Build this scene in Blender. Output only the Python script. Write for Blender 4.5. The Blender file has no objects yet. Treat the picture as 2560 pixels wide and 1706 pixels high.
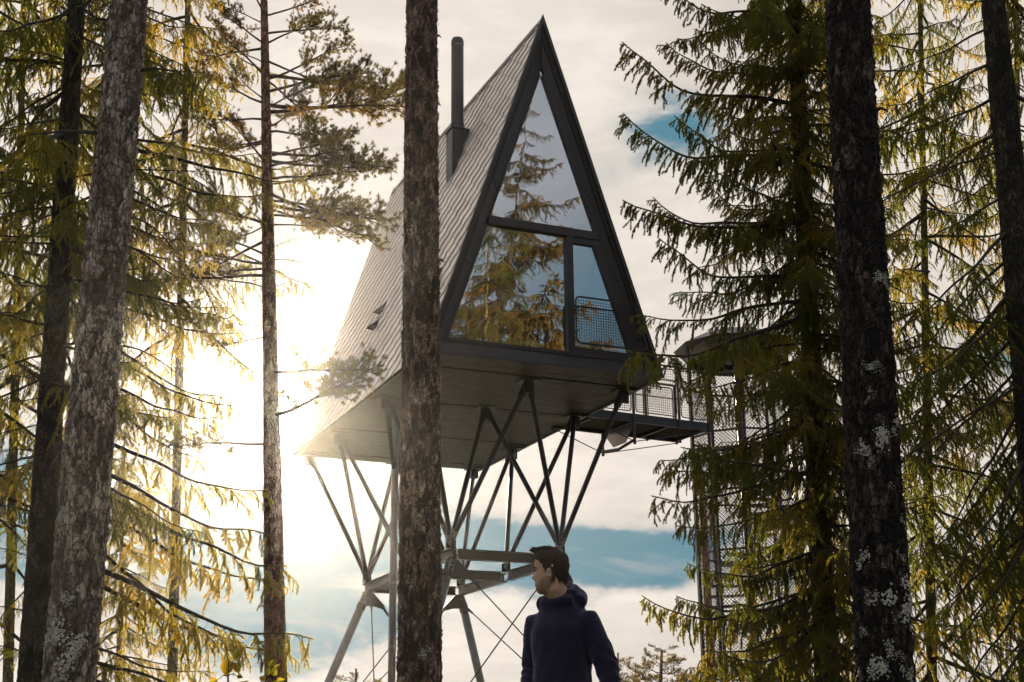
import bpy, math, random
import numpy as np
from mathutils import Vector, Matrix, noise
random.seed(7); RS = np.random.RandomState(11)
R = math.radians
# ---------------------------------------------------------------- camera, sky, sun, exposure
scn = bpy.context.scene
F, PITCH, ROLL = 3405.3, 0.30105, -0.01056
cr, sr, cp, sp = math.cos(ROLL), math.sin(ROLL), math.cos(PITCH), math.sin(PITCH)
vR, vF, vU = Vector((1, 0, 0)), Vector((0, cp, sp)), Vector((0, -sp, cp))
cR, cU = vR*cr + vU*sr, vU*cr - vR*sr
cam = bpy.data.objects.new('camera', bpy.data.cameras.new('camera'))
scn.collection.objects.link(cam); scn.camera = cam
cam.data.sensor_width = 36; cam.data.lens = F/2560*36
cam.data.clip_start = 0.1; cam.data.clip_end = 2000
cam.matrix_world = Matrix(((cR.x, cU.x, -vF.x, 0), (cR.y, cU.y, -vF.y, 0), (cR.z, cU.z, -vF.z, 0), (0, 0, 0, 1)))
def at(u, v, Y):
    "where the sight line of photo pixel (u, v) reaches the distance Y metres"
    d = vF + cR*((u-1280)/F) + cU*((853-v)/F)
    return d*(Y/d.y)
SUN = Vector((-0.1662, 0.9545, 0.2476)).normalized()
sun_el, sun_az = math.asin(SUN.z), math.atan2(SUN.x, SUN.y)
w = bpy.data.worlds.new('World'); scn.world = w; w.use_nodes = True
class NT:
    "small helper around a node tree"
    def __init__(s, t): s.t = t; s.n = t.nodes; s.n.clear()
    def new(s, k, **kw):
        nd = s.n.new(k)
        for a, b in kw.items(): setattr(nd, a, b)
        return nd
    def link(s, a, b): s.t.links.new(a, b)
    def put(s, sock, v):
        if hasattr(v, 'is_linked') or hasattr(v, 'links'): s.link(v, sock)
        else: sock.default_value = v
    def m(s, op, a, b=None, c=None, clamp=False):
        nd = s.new('ShaderNodeMath', operation=op); nd.use_clamp = clamp
        for i, v in enumerate((a, b, c)):
            if v is not None: s.put(nd.inputs[i], v)
        return nd.outputs[0]
    def mix(s, f, a, b, mode='MIX'):
        nd = s.new('ShaderNodeMix', data_type='RGBA', blend_type=mode)
        s.put(nd.inputs[0], f); s.put(nd.inputs[6], a); s.put(nd.inputs[7], b)
        return nd.outputs[2]
    def noise(s, vec, scale, detail=4, rough=.55, dist=0):
        nd = s.new('ShaderNodeTexNoise'); nd.inputs['Scale'].default_value = scale
        nd.inputs['Detail'].default_value = detail; nd.inputs['Roughness'].default_value = rough
        nd.inputs['Distortion'].default_value = dist
        if vec is not None: s.link(vec, nd.inputs['Vector'])
        return nd.outputs['Fac']
    def ramp(s, f, stops):
        nd = s.new('ShaderNodeValToRGB'); e = nd.color_ramp.elements
        while len(e) < len(stops): e.new(.5)
        for q, (p, c) in zip(e, stops): q.position = p; q.color = (*c, 1) if len(c) == 3 else c
        s.put(nd.inputs[0], f); return nd.outputs[0]
    def mapr(s, f, a, b, c=0, d=1, smooth=True):
        nd = s.new('ShaderNodeMapRange'); nd.interpolation_type = 'SMOOTHSTEP' if smooth else 'LINEAR'
        s.put(nd.inputs[0], f)
        for i, v in enumerate((a, b, c, d)): nd.inputs[i+1].default_value = v
        return nd.outputs[0]
    def scl(s, vec, sc):
        nd = s.new('ShaderNodeMapping'); nd.inputs['Scale'].default_value = sc; s.link(vec, nd.inputs[0]); return nd.outputs[0]
N = NT(w.node_tree)
tc = N.new('ShaderNodeTexCoord'); D = tc.outputs['Generated']
sky = N.new('ShaderNodeTexSky', sky_type='NISHITA'); sky.sun_disc = False
sky.sun_elevation = sun_el; sky.sun_rotation = sun_az; sky.ozone_density = 1.4; sky.dust_density = 1.2
sx = N.new('ShaderNodeSeparateXYZ'); N.link(D, sx.inputs[0])
az = N.m('ARCTAN2', sx.outputs[0], sx.outputs[1]); el = N.m('ARCSINE', sx.outputs[2])
dist_n = N.noise(D, 5, 5, .6); dist2 = N.noise(N.scl(D, (1, 1, 2.6)), 9, 6, .6)
def gap(u, v, su, sv, amt, tilt=0.0):
    "an opening in the cloud cover where blue sky shows"
    d = (vF + cR*((u-1280)/F) + cU*((853-v)/F)).normalized()
    a0, e0 = math.atan2(d.x, d.y), math.asin(d.z)
    da = N.m('SUBTRACT', az, a0); de = N.m('SUBTRACT', el, e0)
    de = N.m('SUBTRACT', de, N.m('MULTIPLY', da, tilt))
    de = N.m('ADD', de, N.m('MULTIPLY', N.m('SUBTRACT', dist2, .5), .085))
    q = N.m('ADD', N.m('POWER', N.m('ABSOLUTE', N.m('DIVIDE', da, su/F)), 2), N.m('POWER', N.m('ABSOLUTE', N.m('DIVIDE', de, sv/F)), 2))
    return N.m('MULTIPLY', N.m('EXPONENT', N.m('MULTIPLY', q, -1)), amt)
gaps = [gap(1700, 320, 170, 95, 1.1), gap(1560, 440, 150, 60, .28), gap(1600, 1390, 300, 70, 1.3), gap(1400, 1350, 330, 75, .7), gap(1180, 1380, 260, 80, 1.0), gap(770, 1345, 210, 110, 1.7),
        gap(860, 1560, 280, 50, .95), gap(540, 1480, 240, 150, 1.3), gap(60, 1260, 150, 180, 1.4), gap(940, 380, 170, 60, .25), gap(700, 1620, 300, 55, .45, .12),
        gap(2500, 880, 140, 60, .8), gap(2130, 1080, 80, 80, .7), gap(1340, 1230, 250, 40, .12), gap(1480, 1465, 260, 40, .22)]
g = gaps[0]
for q in gaps[1:]: g = N.m('ADD', g, q)
# the rest of the sky carries the same kind of openings, more of them away from the sun
dp = N.new('ShaderNodeVectorMath', operation='DOT_PRODUCT'); N.link(D, dp.inputs[0]); dp.inputs[1].default_value = SUN
cs = dp.outputs['Value']
away = N.mapr(cs, .86, .2, 0, 1)
oth = N.m('MULTIPLY', away, N.mapr(N.noise(N.scl(D, (1, 1, 2.0)), 2.2, 5, .55), .38, .62, .22, .72))
wisp = N.mapr(N.noise(N.scl(D, (1, 1, 3.2)), 11, 7, .62, .8), .36, .66, .6, 1.1)
g = N.m('ADD', N.m('MULTIPLY', N.m('MINIMUM', g, 1.15), wisp), oth, clamp=True)
ang = N.m('ARCCOSINE', N.m('MINIMUM', cs, .999999))
cl_var = N.m('MULTIPLY', N.mapr(N.noise(N.scl(D, (1, 1, 3)), 4, 6, .55), .3, .7, .86, 1.04), N.mapr(N.noise(N.scl(D, (1, 1, 3.5)), 13, 7, .62, .6), .35, .65, .92, 1.03))
cloud = N.mix(N.mapr(cs, .9, .2, 0, 1), (3.9, 3.54, 3.2, 1), (3.0, 2.98, 3.05, 1))
cloud = N.mix(N.m('POWER', 2.718, N.m('MULTIPLY', N.m('POWER', N.m('DIVIDE', ang, R(9)), 2), -1)), cloud, (3.0, 2.9, 2.75, 1))
cm = N.new('ShaderNodeVectorMath', operation='SCALE'); N.link(cloud, cm.inputs[0]); N.link(cl_var, cm.inputs['Scale'])
deep = N.mix(N.mapr(g, .3, 1.0, 0, 1), (1.9, 2.05, 2.05, 1), (.13, .98, 1.4, 1))
skc = N.new('ShaderNodeVectorMath', operation='MINIMUM'); N.link(sky.outputs[0], skc.inputs[0]); skc.inputs[1].default_value = (1.3, 1.6, 1.9)
deep = N.mix(.2, deep, skc.outputs[0])
colr = N.mix(N.mapr(g, .05, .75, 0, 1), cm.outputs[0], deep)
glow = N.m('ADD', N.m('MULTIPLY', N.m('EXPONENT', N.m('MULTIPLY', N.m('DIVIDE', ang, R(.75)), -1)), 75), N.m('MULTIPLY', N.m('EXPONENT', N.m('MULTIPLY', N.m('DIVIDE', ang, R(3.4)), -1)), .3))
gl = N.new('ShaderNodeVectorMath', operation='SCALE'); gl.inputs[0].default_value = (1, .86, .66); N.link(glow, gl.inputs['Scale'])
fin = N.new('ShaderNodeVectorMath', operation='ADD'); N.link(colr, fin.inputs[0]); N.link(gl.outputs[0], fin.inputs[1])
bg = N.new('ShaderNodeBackground'); bg.inputs['Strength'].default_value = .1
N.link(fin.outputs[0], bg.inputs[0]); wo = N.new('ShaderNodeOutputWorld'); N.link(bg.outputs[0], wo.inputs[0])
sl = bpy.data.lights.new('sun', 'SUN'); sl.energy = 5.0; sl.angle = R(.55); sl.color = (1, .85, .64)
so = bpy.data.objects.new('sun', sl); scn.collection.objects.link(so)
so.rotation_euler = SUN.to_track_quat('Z', 'Y').to_euler()
vs = scn.view_settings; vs.view_transform = 'Standard'; vs.look = 'None'; vs.exposure = 1.13; vs.gamma = 1; vs.use_curve_mapping = False
HAZE = .00023
cy = scn.cycles; cy.max_bounces = 8; cy.transparent_max_bounces = 8; cy.volume_bounces = 0; cy.use_denoising = True; cy.caustics_reflective = False; cy.caustics_refractive = False
# ---------------------------------------------------------------- helpers
C = scn.collection
def tag(o, label=None, cat=None, group=None, kind=None):
    for k, v in (('label', label), ('category', cat), ('group', group), ('kind', kind)):
        if v: o[k] = v
    return o
def link(o, parent=None):
    C.objects.link(o)
    if parent: o.parent = parent
    return o
def empty(name, loc, rz=0): 
    o = bpy.data.objects.new(name, None); o.location = loc; o.rotation_euler = (0, 0, rz); o.empty_display_size = .2
    return link(o)
def mesh_np(name, V, polys, mats, mi=None, smooth=False):
    me = bpy.data.meshes.new(name); me.from_pydata([tuple(v) for v in V], [], [list(p) for p in polys])
    for m_ in (mats if isinstance(mats, (list, tuple)) else [mats]): me.materials.append(m_)
    if mi is not None: me.polygons.foreach_set('material_index', list(mi))
    if smooth: me.polygons.foreach_set('use_smooth', [True]*len(me.polygons))
    me.update(); return me
class MB:
    def __init__(s): s.V = []; s.P = []; s.n = 0
    def add(s, V, P):
        s.V += [tuple(v) for v in V]; s.P += [[i+s.n for i in p] for p in P]; s.n += len(V)
    def hexa(s, c8):
        "eight corners: bottom ring then top ring"
        s.add(c8, [(0, 3, 2, 1), (4, 5, 6, 7), (0, 1, 5, 4), (1, 2, 6, 5), (2, 3, 7, 6), (3, 0, 4, 7)])
    def box(s, x0, x1, y0, y1, z0, z1):
        s.hexa([(x0, y0, z0), (x1, y0, z0), (x1, y1, z0), (x0, y1, z0), (x0, y0, z1), (x1, y0, z1), (x1, y1, z1), (x0, y1, z1)])
    def tube(s, pts, r, n=8, caps=True, phase=0, squash=1):
        pts = [Vector(p) for p in pts]; k = len(pts)
        rr = [r]*k if not hasattr(r, '__len__') else r
        t0 = (pts[1]-pts[0]).normalized(); a = t0.cross(Vector((0, 0, 1)))
        if a.length < .05: a = t0.cross(Vector((0, 1, 0)))
        a.normalize(); V = []
        for i, p in enumerate(pts):
            t = (pts[min(i+1, k-1)]-pts[max(i-1, 0)]).normalized()
            a = (a - t*a.dot(t)).normalized(); b = t.cross(a)
            for j in range(n):
                th = phase+2*math.pi*j/n
                V.append(p + (a*math.cos(th)*squash+b*math.sin(th))*rr[i])
        P = [(i*n+j, i*n+(j+1) % n, (i+1)*n+(j+1) % n, (i+1)*n+j) for i in range(k-1) for j in range(n)]
        if caps: P += [tuple(range(n-1, -1, -1)), tuple((k-1)*n+j for j in range(n))]
        s.add(V, P)
    def bar(s, p, q, w_, h_, up=Vector((0, 0, 1))):
        "a rectangular bar from p to q"
        p, q = Vector(p), Vector(q); t = (q-p).normalized(); a = t.cross(up).normalized()*(w_/2); b = a.cross(t).normalized()*(h_/2)
        s.hexa([p-a-b, p+a-b, p+a+b, p-a+b, q-a-b, q+a-b, q+a+b, q-a+b])
    def prism(s, poly, off):
        "extrude a polygon (list of points) by vector off"
        n = len(poly); off = Vector(off)
        s.add([Vector(p) for p in poly]+[Vector(p)+off for p in poly], [tuple(range(n-1, -1, -1)), tuple(range(n, 2*n))]+[(i, (i+1) % n, n+(i+1) % n, n+i) for i in range(n)])
    def obj(s, name, mat, parent=None, smooth=False, bevel=0):
        me = mesh_np(name, s.V, s.P, mat, smooth=smooth)
        o = bpy.data.objects.new(name, me); link(o, parent)
        if bevel:
            b = o.modifiers.new('b', 'BEVEL'); b.width = bevel; b.segments = 2; b.limit_method = 'ANGLE'
        return o
# ---------------------------------------------------------------- materials
def mat(name):
    m_ = bpy.data.materials.new(name); m_.use_nodes = True; return m_, NT(m_.node_tree)
def finish(T, base, rough=.6, metal=0, bump=None, bstr=.3, bdist=.02, spec=.5, coat=0):
    b = T.new('ShaderNodeBsdfPrincipled')
    T.put(b.inputs['Base Color'], base); T.put(b.inputs['Roughness'], rough); T.put(b.inputs['Metallic'], metal)
    b.inputs['Specular IOR Level'].default_value = spec
    if bump is not None:
        bn = T.new('ShaderNodeBump'); bn.inputs['Strength'].default_value = bstr; bn.inputs['Distance'].default_value = bdist
        T.link(bump, bn.inputs['Height']); T.link(bn.outputs[0], b.inputs['Normal'])
    o = T.new('ShaderNodeOutputMaterial'); T.link(b.outputs[0], o.inputs[0]); return b
def ocoord(T): return T.new('ShaderNodeTexCoord').outputs['Object']
def simple(name, c, rough=.5, metal=0, var=.15, sc=6, bump=0, spec=.5):
    m_, T = mat(name); oc = ocoord(T); n1 = T.noise(oc, sc, 5)
    c1 = tuple(x*(1-var) for x in c); c2 = tuple(min(1, x*(1+var)) for x in c)
    finish(T, T.ramp(n1, [(.3, c1), (.7, c2)]), T.mapr(n1, .3, .7, rough*.85, min(1, rough*1.15)), metal, T.noise(oc, sc*14, 3) if bump else None, bump, .01, spec)
    return m_
def bark_mat(name, dark, mid, light, sc=1.0, lich=.0, wash=0):
    m_, T = mat(name); oc = ocoord(T)
    at_ = T.new('ShaderNodeAttribute'); at_.attribute_name = 'plate'
    st = T.scl(oc, (1, 1, .3)); n1 = T.noise(st, 16*sc, 8, .65); n2 = T.noise(oc, 3.1*sc, 5, .6); n3 = T.noise(T.scl(oc, (1, 1, .45)), 55*sc, 6, .7)
    n4 = T.noise(T.scl(oc, (1, 1, .22)), 34*sc, 7, .75)
    f = T.m('ADD', T.m('MULTIPLY', n1, .36), T.m('ADD', T.m('MULTIPLY', at_.outputs['Fac'], .09), T.m('ADD', T.m('MULTIPLY', n3, .28), T.m('MULTIPLY', n4, .30))))
    col = T.ramp(f, [(.42, dark), (.50, mid), (.60, light)])
    wv = T.new('ShaderNodeMix', data_type='VECTOR'); wn = T.new('ShaderNodeTexNoise'); wn.inputs['Scale'].default_value = 18; T.link(oc, wn.inputs['Vector']); wv.inputs[0].default_value = .06; T.link(T.scl(oc, (1, 1, .38)), wv.inputs[4]); T.link(wn.outputs['Color'], wv.inputs[5])
    vo = T.new('ShaderNodeTexVoronoi', feature='DISTANCE_TO_EDGE'); vo.inputs['Scale'].default_value = 27*sc; T.link(wv.outputs[1], vo.inputs['Vector'])
    crk = T.mapr(vo.outputs['Distance'], .0, .16, 0, 1)
    col = T.mix(T.m('MULTIPLY', T.m('SUBTRACT', 1, crk), T.mapr(n1, .35, .6, .35, .9)), col, tuple(x*.35 for x in dark)+(1,))
    col = T.mix(T.mapr(n2, .42, .7, 0, .6), col, tuple(x*.5 for x in dark)+(1,))
    col = T.mix(T.mapr(T.noise(T.scl(oc, (1, 1, .5)), 60*sc, 5, .7), .66, .72, 0, .7), col, (light[0]*1.6, light[1]*1.35, light[2]*1.2, 1))
    if lich:
        lf = T.m('MULTIPLY', T.mapr(T.noise(oc, 26, 6, .7), .6, .66, 0, 1), T.mapr(T.noise(oc, 2.3, 3), .45, .62, 0, lich))
        col = T.mix(lf, col, (.44, .41, .34, 1))
    finish(T, col, .88, 0, T.m('ADD', T.m('MULTIPLY', crk, .9), T.m('ADD', n1, T.m('MULTIPLY', n3, .9))), 1, .014, .25)
    return m_
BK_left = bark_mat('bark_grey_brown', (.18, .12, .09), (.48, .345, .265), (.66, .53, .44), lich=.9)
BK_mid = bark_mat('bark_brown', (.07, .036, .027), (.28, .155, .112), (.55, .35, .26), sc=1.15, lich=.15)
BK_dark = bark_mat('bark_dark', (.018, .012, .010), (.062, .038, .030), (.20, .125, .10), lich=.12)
BK_pine = bark_mat('bark_orange', (.16, .075, .045), (.45, .22, .13), (.6, .34, .21), sc=.8)
BK_spruce = bark_mat('bark_spruce', (.028, .021, .014), (.075, .055, .034), (.13, .10, .06), sc=1.3)
BK_moss = bark_mat('bark_mossy', (.09, .072, .026), (.22, .17, .055), (.34, .26, .09), sc=1.3)
def needle_mat(name, c, tr, tmix=.5):
    m_, T = mat(name); oc = ocoord(T); oi = T.new('ShaderNodeObjectInfo').outputs['Random']
    n1 = T.noise(oc, 2.2, 4); n2 = T.noise(oc, 14, 3)
    f = T.m('ADD', T.m('MULTIPLY', n1, .38), T.m('ADD', T.m('MULTIPLY', n2, .28), T.m('MULTIPLY', oi, .36)))
    col = T.ramp(f, [(.35, tuple(x*.6 for x in c)), (.55, c), (.72, (c[0]*1.7, c[1]*1.22, c[2]*.9))])
    tcol = T.ramp(f, [(.35, tuple(x*.65 for x in tr)), (.55, tr), (.72, (min(1, tr[0]*1.55), tr[1]*1.06, tr[2]*.8))])
    d = T.new('ShaderNodeBsdfDiffuse'); t = T.new('ShaderNodeBsdfTranslucent'); gl_ = T.new('ShaderNodeBsdfGlossy'); gl_.inputs['Roughness'].default_value = .45
    T.link(col, d.inputs[0]); T.link(tcol, t.inputs[0]); gl_.inputs[0].default_value = (.5, .5, .4, 1)
    m1 = T.new('ShaderNodeMixShader'); m1.inputs[0].default_value = tmix; T.link(d.outputs[0], m1.inputs[1]); T.link(t.outputs[0], m1.inputs[2])
    m2 = T.new('ShaderNodeMixShader'); m2.inputs[0].default_value = .06; T.link(m1.outputs[0], m2.inputs[1]); T.link(gl_.outputs[0], m2.inputs[2])
    o = T.new('ShaderNodeOutputMaterial'); T.link(m2.outputs[0], o.inputs[0]); return m_
ND_green = needle_mat('spruce_needles', (.07, .085, .018), (.46, .46, .05), .53)
ND_gold = needle_mat('spruce_needles_yellow', (.11, .10, .022), (.80, .64, .09), .58)
ND_pine = needle_mat('pine_needles', (.07, .072, .02), (.36, .27, .045), .42)
ND_front = needle_mat('spruce_needles_sunlit', (.20, .15, .038), (.28, .21, .048), .3)  # golden sunlight put into the needle colour of the mirrored spruces
twig = simple('twig_bark', (.055, .037, .024), .9, 0, .35, 20)
steel = simple('dark_steel', (.033, .025, .029), .42, .35, .2, 3)
steel_l = simple('galvanised_steel', (.20, .19, .20), .38, .6, .2, 5)
frame_m = simple('dark_metal_cladding', (.034, .026, .029), .45, .25, .18, 2.2)
black = simple('black_rubber', (.012, .011, .012), .6, 0, .1)
soffit_m = simple('dark_boards', (.058, .040, .039), .55, 0, .25, 4, .1)
m_, T = mat('zinc_shingle'); oc = ocoord(T); oi = T.new('ShaderNodeObjectInfo').outputs['Random']
f = T.m('ADD', T.m('MULTIPLY', oi, .5), T.m('MULTIPLY', T.noise(oc, 2, 4), .5))
finish(T, T.ramp(f, [(.2, (.62, .53, .48)), (.8, (.86, .76, .70))]), T.mapr(T.noise(oc, 9, 4), .3, .7, .34, .48), .55, T.noise(oc, 60, 3), .08, .01)
shingle_m = m_
under_m = simple('roof_underlay', (.03, .025, .023), .8)
pale_metal = simple('pale_ridge_metal', (.30, .27, .25), .45, .7, .15, 3)
wood_in = simple('interior_wood', (.16, .10, .06), .6, 0, .2, 3)
cream = simple('cream_paint', (.75, .66, .45), .5, 0, .05)
m_, T = mat('window_glass')
gs = T.new('ShaderNodeBsdfGlossy'); gs.inputs['Roughness'].default_value = .012; gs.inputs['Color'].default_value = (.93, .94, 1, 1)
oc = ocoord(T); bn = T.new('ShaderNodeBump'); bn.inputs['Strength'].default_value = .3; bn.inputs['Distance'].default_value = .004
T.link(T.noise(oc, 2.4, 2, .4), bn.inputs['Height']); T.link(bn.outputs[0], gs.inputs['Normal'])
tr = T.new('ShaderNodeBsdfTransparent'); tr.inputs[0].default_value = (.62, .66, .68, 1)
mx = T.new('ShaderNodeMixShader'); mx.inputs[0].default_value = .56; T.link(tr.outputs[0], mx.inputs[1]); T.link(gs.outputs[0], mx.inputs[2])
o = T.new('ShaderNodeOutputMaterial'); T.link(mx.outputs[0], o.inputs[0]); glass = m_
lichen_m = simple('pale_lichen', (.52, .47, .38), .95, 0, .25, 40)
m_, T = mat('forest_floor'); oc = ocoord(T)
finish(T, T.ramp(T.noise(oc, .9, 8, .65), [(.3, (.025, .022, .012)), (.5, (.045, .05, .018)), (.7, (.09, .075, .04))]), .95, 0, T.noise(oc, 7, 8, .7), 1, .15)
soil_m = m_
# ---------------------------------------------------------------- ground
GZ = -0.76
def gh(x, y):
    r = math.hypot(x, y)
    return GZ + .10*noise.noise(Vector((x*.22, y*.22, 0))) + min(1, r/30)*.5*noise.noise(Vector((x*.05, y*.05, 3))) - max(0, min(1, (r-12)/14))*.35 + .25*math.exp(-((x)**2+(y+0)**2)/9)*0
xs = sorted(set([round(math.copysign(abs(i)**1.75*.09, i), 3) for i in range(-49, 50)]))
V = [(x, y, gh(x, y)) for y in xs for x in xs]; n = len(xs)
P = [(j*n+i, j*n+i+1, (j+1)*n+i+1, (j+1)*n+i) for j in range(n-1) for i in range(n-1)]
g_o = bpy.data.objects.new('ground', mesh_np('ground', V, P, soil_m, smooth=True)); link(g_o); tag(g_o, kind='structure')
# ---------------------------------------------------------------- cabin
YAW, W_, H_, D_ = 0.412645, 4.732843, 7.081029, 9.179059
CB = Vector((.674629, 24, 7.01112)); GC = gh(0, 28)
cabin = empty('cabin', CB, YAW); tag(cabin, 'dark A-frame cabin with a tall gable window and shingled roof, raised on steel legs', 'cabin')
SL = math.hypot(W_/2, H_); sa, ca = (W_/2)/SL, H_/SL
def rf(dp_, s, out=0): return Vector((-s*sa - out*ca, dp_, H_ - s*ca + out*sa))
# roof deck: two sloping slabs
for sgn in (-1, 1):
    b = MB()
    q = [Vector((x*sgn, y, z)) for x, y, z in ((0, .03, H_-.02), (W_/2-.01, .03, 0.02), (W_/2-.01, D_-.03, .02), (0, D_-.03, H_-.02))]
    off = Vector((-.1*ca*sgn, 0, -.1*sa))
    b.prism(q, off); b.obj('roof', under_m, cabin)
# shingles (diamonds) on the seen slope
hw, hh, TH = .307, .2133, .024
def clip(poly, x0, x1, y0, y1):
    for ax, lim, sg in ((0, x0, 1), (0, x1, -1), (1, y0, 1), (1, y1, -1)):
        out = []
        for i in range(len(poly)):
            a, b = poly[i], poly[(i+1) % len(poly)]
            ia, ib = (a[ax]-lim)*sg >= 0, (b[ax]-lim)*sg >= 0
            if ia: out.append(a)
            if ia != ib:
                t = (lim-a[ax])/(b[ax]-a[ax]); out.append((a[0]+t*(b[0]-a[0]), a[1]+t*(b[1]-a[1])))
        poly = out
        if len(poly) < 3: return None
    return poly
def diamond(cx, cy):
    h = hh+.022; return [(cx, cy-h), (cx-hw+.003, cy), (cx-.025, cy+hh*.90), (cx, cy+h), (cx+.025, cy+hh*.92), (cx+hw+.01, cy)]
def lift(s_rel): return .028 + (s_rel+hh)/(2*hh)*.038
cells = []
rows = int(SL/hh)+2
for j in range(rows):
    for i in range(-1, int(D_/(2*hw))+2):
        cx = i*2*hw + (hw if j % 2 else 0)+.05; cyy = j*hh
        pl = clip(diamond(cx, cyy), .02, D_-.02, .12, SL-.01)
        if pl: cells.append((cx, cyy, pl))
cells.sort(key=lambda c: c[0]*.55 - c[1]*.15)
full_me = None
rest = MB()
Bs = Matrix(((0, -sa, -ca), (1, 0, 0), (0, -ca, sa)))   # columns: along depth, down slope, outward
for k, (cx, cyy, pl) in enumerate(cells):
    full = len(pl) == 6 and abs(pl[1][0]-(cx-hw+.003)) < 1e-6 and abs(pl[0][1]-(cyy-hh-.022)) < 1e-6
    def prism_pts(o=(0, 0)):
        lo = [(x-o[0], y-o[1], lift(y-cyy)-TH) for x, y in pl]; hi = [(x-o[0], y-o[1], lift(y-cyy)) for x, y in pl]
        n_ = len(pl); return lo+hi, [tuple(range(n_-1, -1, -1)), tuple(range(n_, 2*n_))]+[(i, (i+1) % n_, n_+(i+1) % n_, n_+i) for i in range(n_)]
    if k < 296:
        V, P = prism_pts((cx, cyy))
        if full:
            if full_me is None: full_me = mesh_np('shingle', V, P, shingle_m)
            me = full_me
        else: me = mesh_np('shingle', V, P, shingle_m)
        o = bpy.data.objects.new('shingle', me); link(o, cabin)
        jt = Matrix.Rotation(random.uniform(-.012, .012), 3, 'X') @ Matrix.Rotation(random.uniform(-.010, .010), 3, 'Y')
        o.matrix_local = Matrix.Translation(rf(cx, cyy)) @ (Bs @ jt).to_4x4()
    else:
        V, P = prism_pts(); tz = random.uniform(-.010, .010); tx = random.uniform(-.012, .012)
        rest.add([rf(x, y, z+(x-cx)*tz+(y-cyy)*tx) for x, y, z in V], P)
tag(rest.obj('far_shingles', shingle_m, cabin), kind='stuff')
o2 = MB()
for cx, cyy, pl in cells:
    n_ = len(pl)
    o2.add([Vector((-p.x, p.y, p.z)) for p in [rf(x, y, lift(y-cyy)) for x, y in pl]], [tuple(range(n_))])
tag(o2.obj('right_slope_shingles', shingle_m, cabin), kind='stuff')
# ridge caps and edge flashing
L0 = .01
while L0 < D_-.05:
    L1 = min(D_-.01, L0+.62); b = MB()
    for sgn in (-1, 1):
        z0 = .055 if sgn < 0 else .053
        pts = []
        for y, e in ((L0, .0), (L1+.02, .008)):
            for s_, o_ in ((0, z0+e), (.15, z0+e), (.15, z0+e+.008), (0, z0+e+.008)):
                p = rf(y, s_, o_); pts.append(Vector((0 if s_ == 0 else -sgn*p.x*-1*-1, p.y, H_+.10+e+(o_-z0-e)*2 if s_ == 0 else p.z)))
        b.hexa([pts[0], pts[1], pts[5], pts[4], pts[3], pts[2], pts[6], pts[7]])
    b.obj('ridge_cap', pale_metal, cabin); L0 = L1
for sgn in (-1, 1):
    for yy, nm in ((-.035, 'front'), (D_-.03, 'rear')):
        b = MB(); a0 = Vector((0, yy, H_+.16)); b0 = Vector((sgn*(W_/2+.035), yy, -.03)); inn = Vector((0, yy, H_-.05)); b1 = Vector((sgn*(W_/2-.045), yy, -.03))
        b.prism([a0, b0, b1, inn] if sgn > 0 else [inn, b1, b0, a0], (0, .06, 0)); b.obj('verge_trim', frame_m, cabin)
# splayed reveal round the gable window, in panels
REC = .17
O_ = [Vector((-W_/2+.02, .026, .0)), Vector((W_/2-.02, .026, 0)), Vector((0, .026, H_-.02))]
I_ = [Vector((-2.0, REC, .26)), Vector((2.06, REC, .26)), Vector((.045, REC, 6.2))]
def lerp(a, b, t): return a+(b-a)*t
def panels(oa, ob, ia, ib, cuts, name):
    for k in range(len(cuts)-1):
        t0, t1 = cuts[k]+.0015, cuts[k+1]-.0015; b = MB()
        q = [lerp(oa, ob, t0), lerp(oa, ob, t1), lerp(ia, ib, t1), lerp(ia, ib, t0)]
        b.prism(q, (0, .05, 0)); b.obj(name, frame_m, cabin)
panels(O_[0], O_[2], I_[0], I_[2], [0, .26, .52, .80, 1], 'reveal_panel')
panels(O_[1], O_[2], I_[1], I_[2], [0, .27, .54, .80, 1], 'reveal_panel')
panels(O_[0], O_[1], I_[0], I_[1], [0, 1], 'sill_panel')
# window frames and panes
gy = REC+.03
def fr(pa, pb, wd, name='window_frame', d=.09, y=gy):
    b = MB(); b.bar(Vector((pa[0], y, pa[1])), Vector((pb[0], y, pb[1])), d, wd, up=Vector((pb[1]-pa[1], 0, -(pb[0]-pa[0])))); return b.obj(name, frame_m, cabin)
gap_w = empty
def poly_pane(pts, name='pane', y=gy+.02):
    b = MB(); b.prism([Vector((x, y, z)) for x, z in pts], (0, .012, 0)); return b.obj(name, glass, cabin)
tri_in = lambda z: (lerp(I_[0], I_[2], (z-.26)/5.94).x, lerp(I_[1], I_[2], (z-.26)/5.94).x)
poly_pane([(-1.08, 2.80), (1.19, 2.80), (.045, 6.12)])
poly_pane([(-1.93, .30), (.50, .30), (.50, 2.68), (-1.14, 2.68)])
poly_pane([(.60, .38), (1.85, .38), (1.14, 2.58), (.60, 2.58)])
b = MB()   # side stiles that follow the reveal
def stile(z0, z1, side, wd, name='window_frame'):
    xa, xb = tri_in(z0)[side], tri_in(z1)[side]; sg = 1 if side == 0 else -1
    b = MB(); y0, y1 = REC-.012, REC+.09
    b.prism([Vector((xa, y0, z0)), Vector((xa+sg*wd, y0, z0)), Vector((xb+sg*wd, y0, z1)), Vector((xb, y0, z1))][::1 if side == 0 else -1], (0, y1-y0, 0)); b.obj(name, frame_m, cabin)
stile(2.82, 6.0, 0, .045); stile(2.82, 6.0, 1, .06); stile(.27, 2.64, 0, .06); stile(.27, 2.64, 1, .2)
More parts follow.
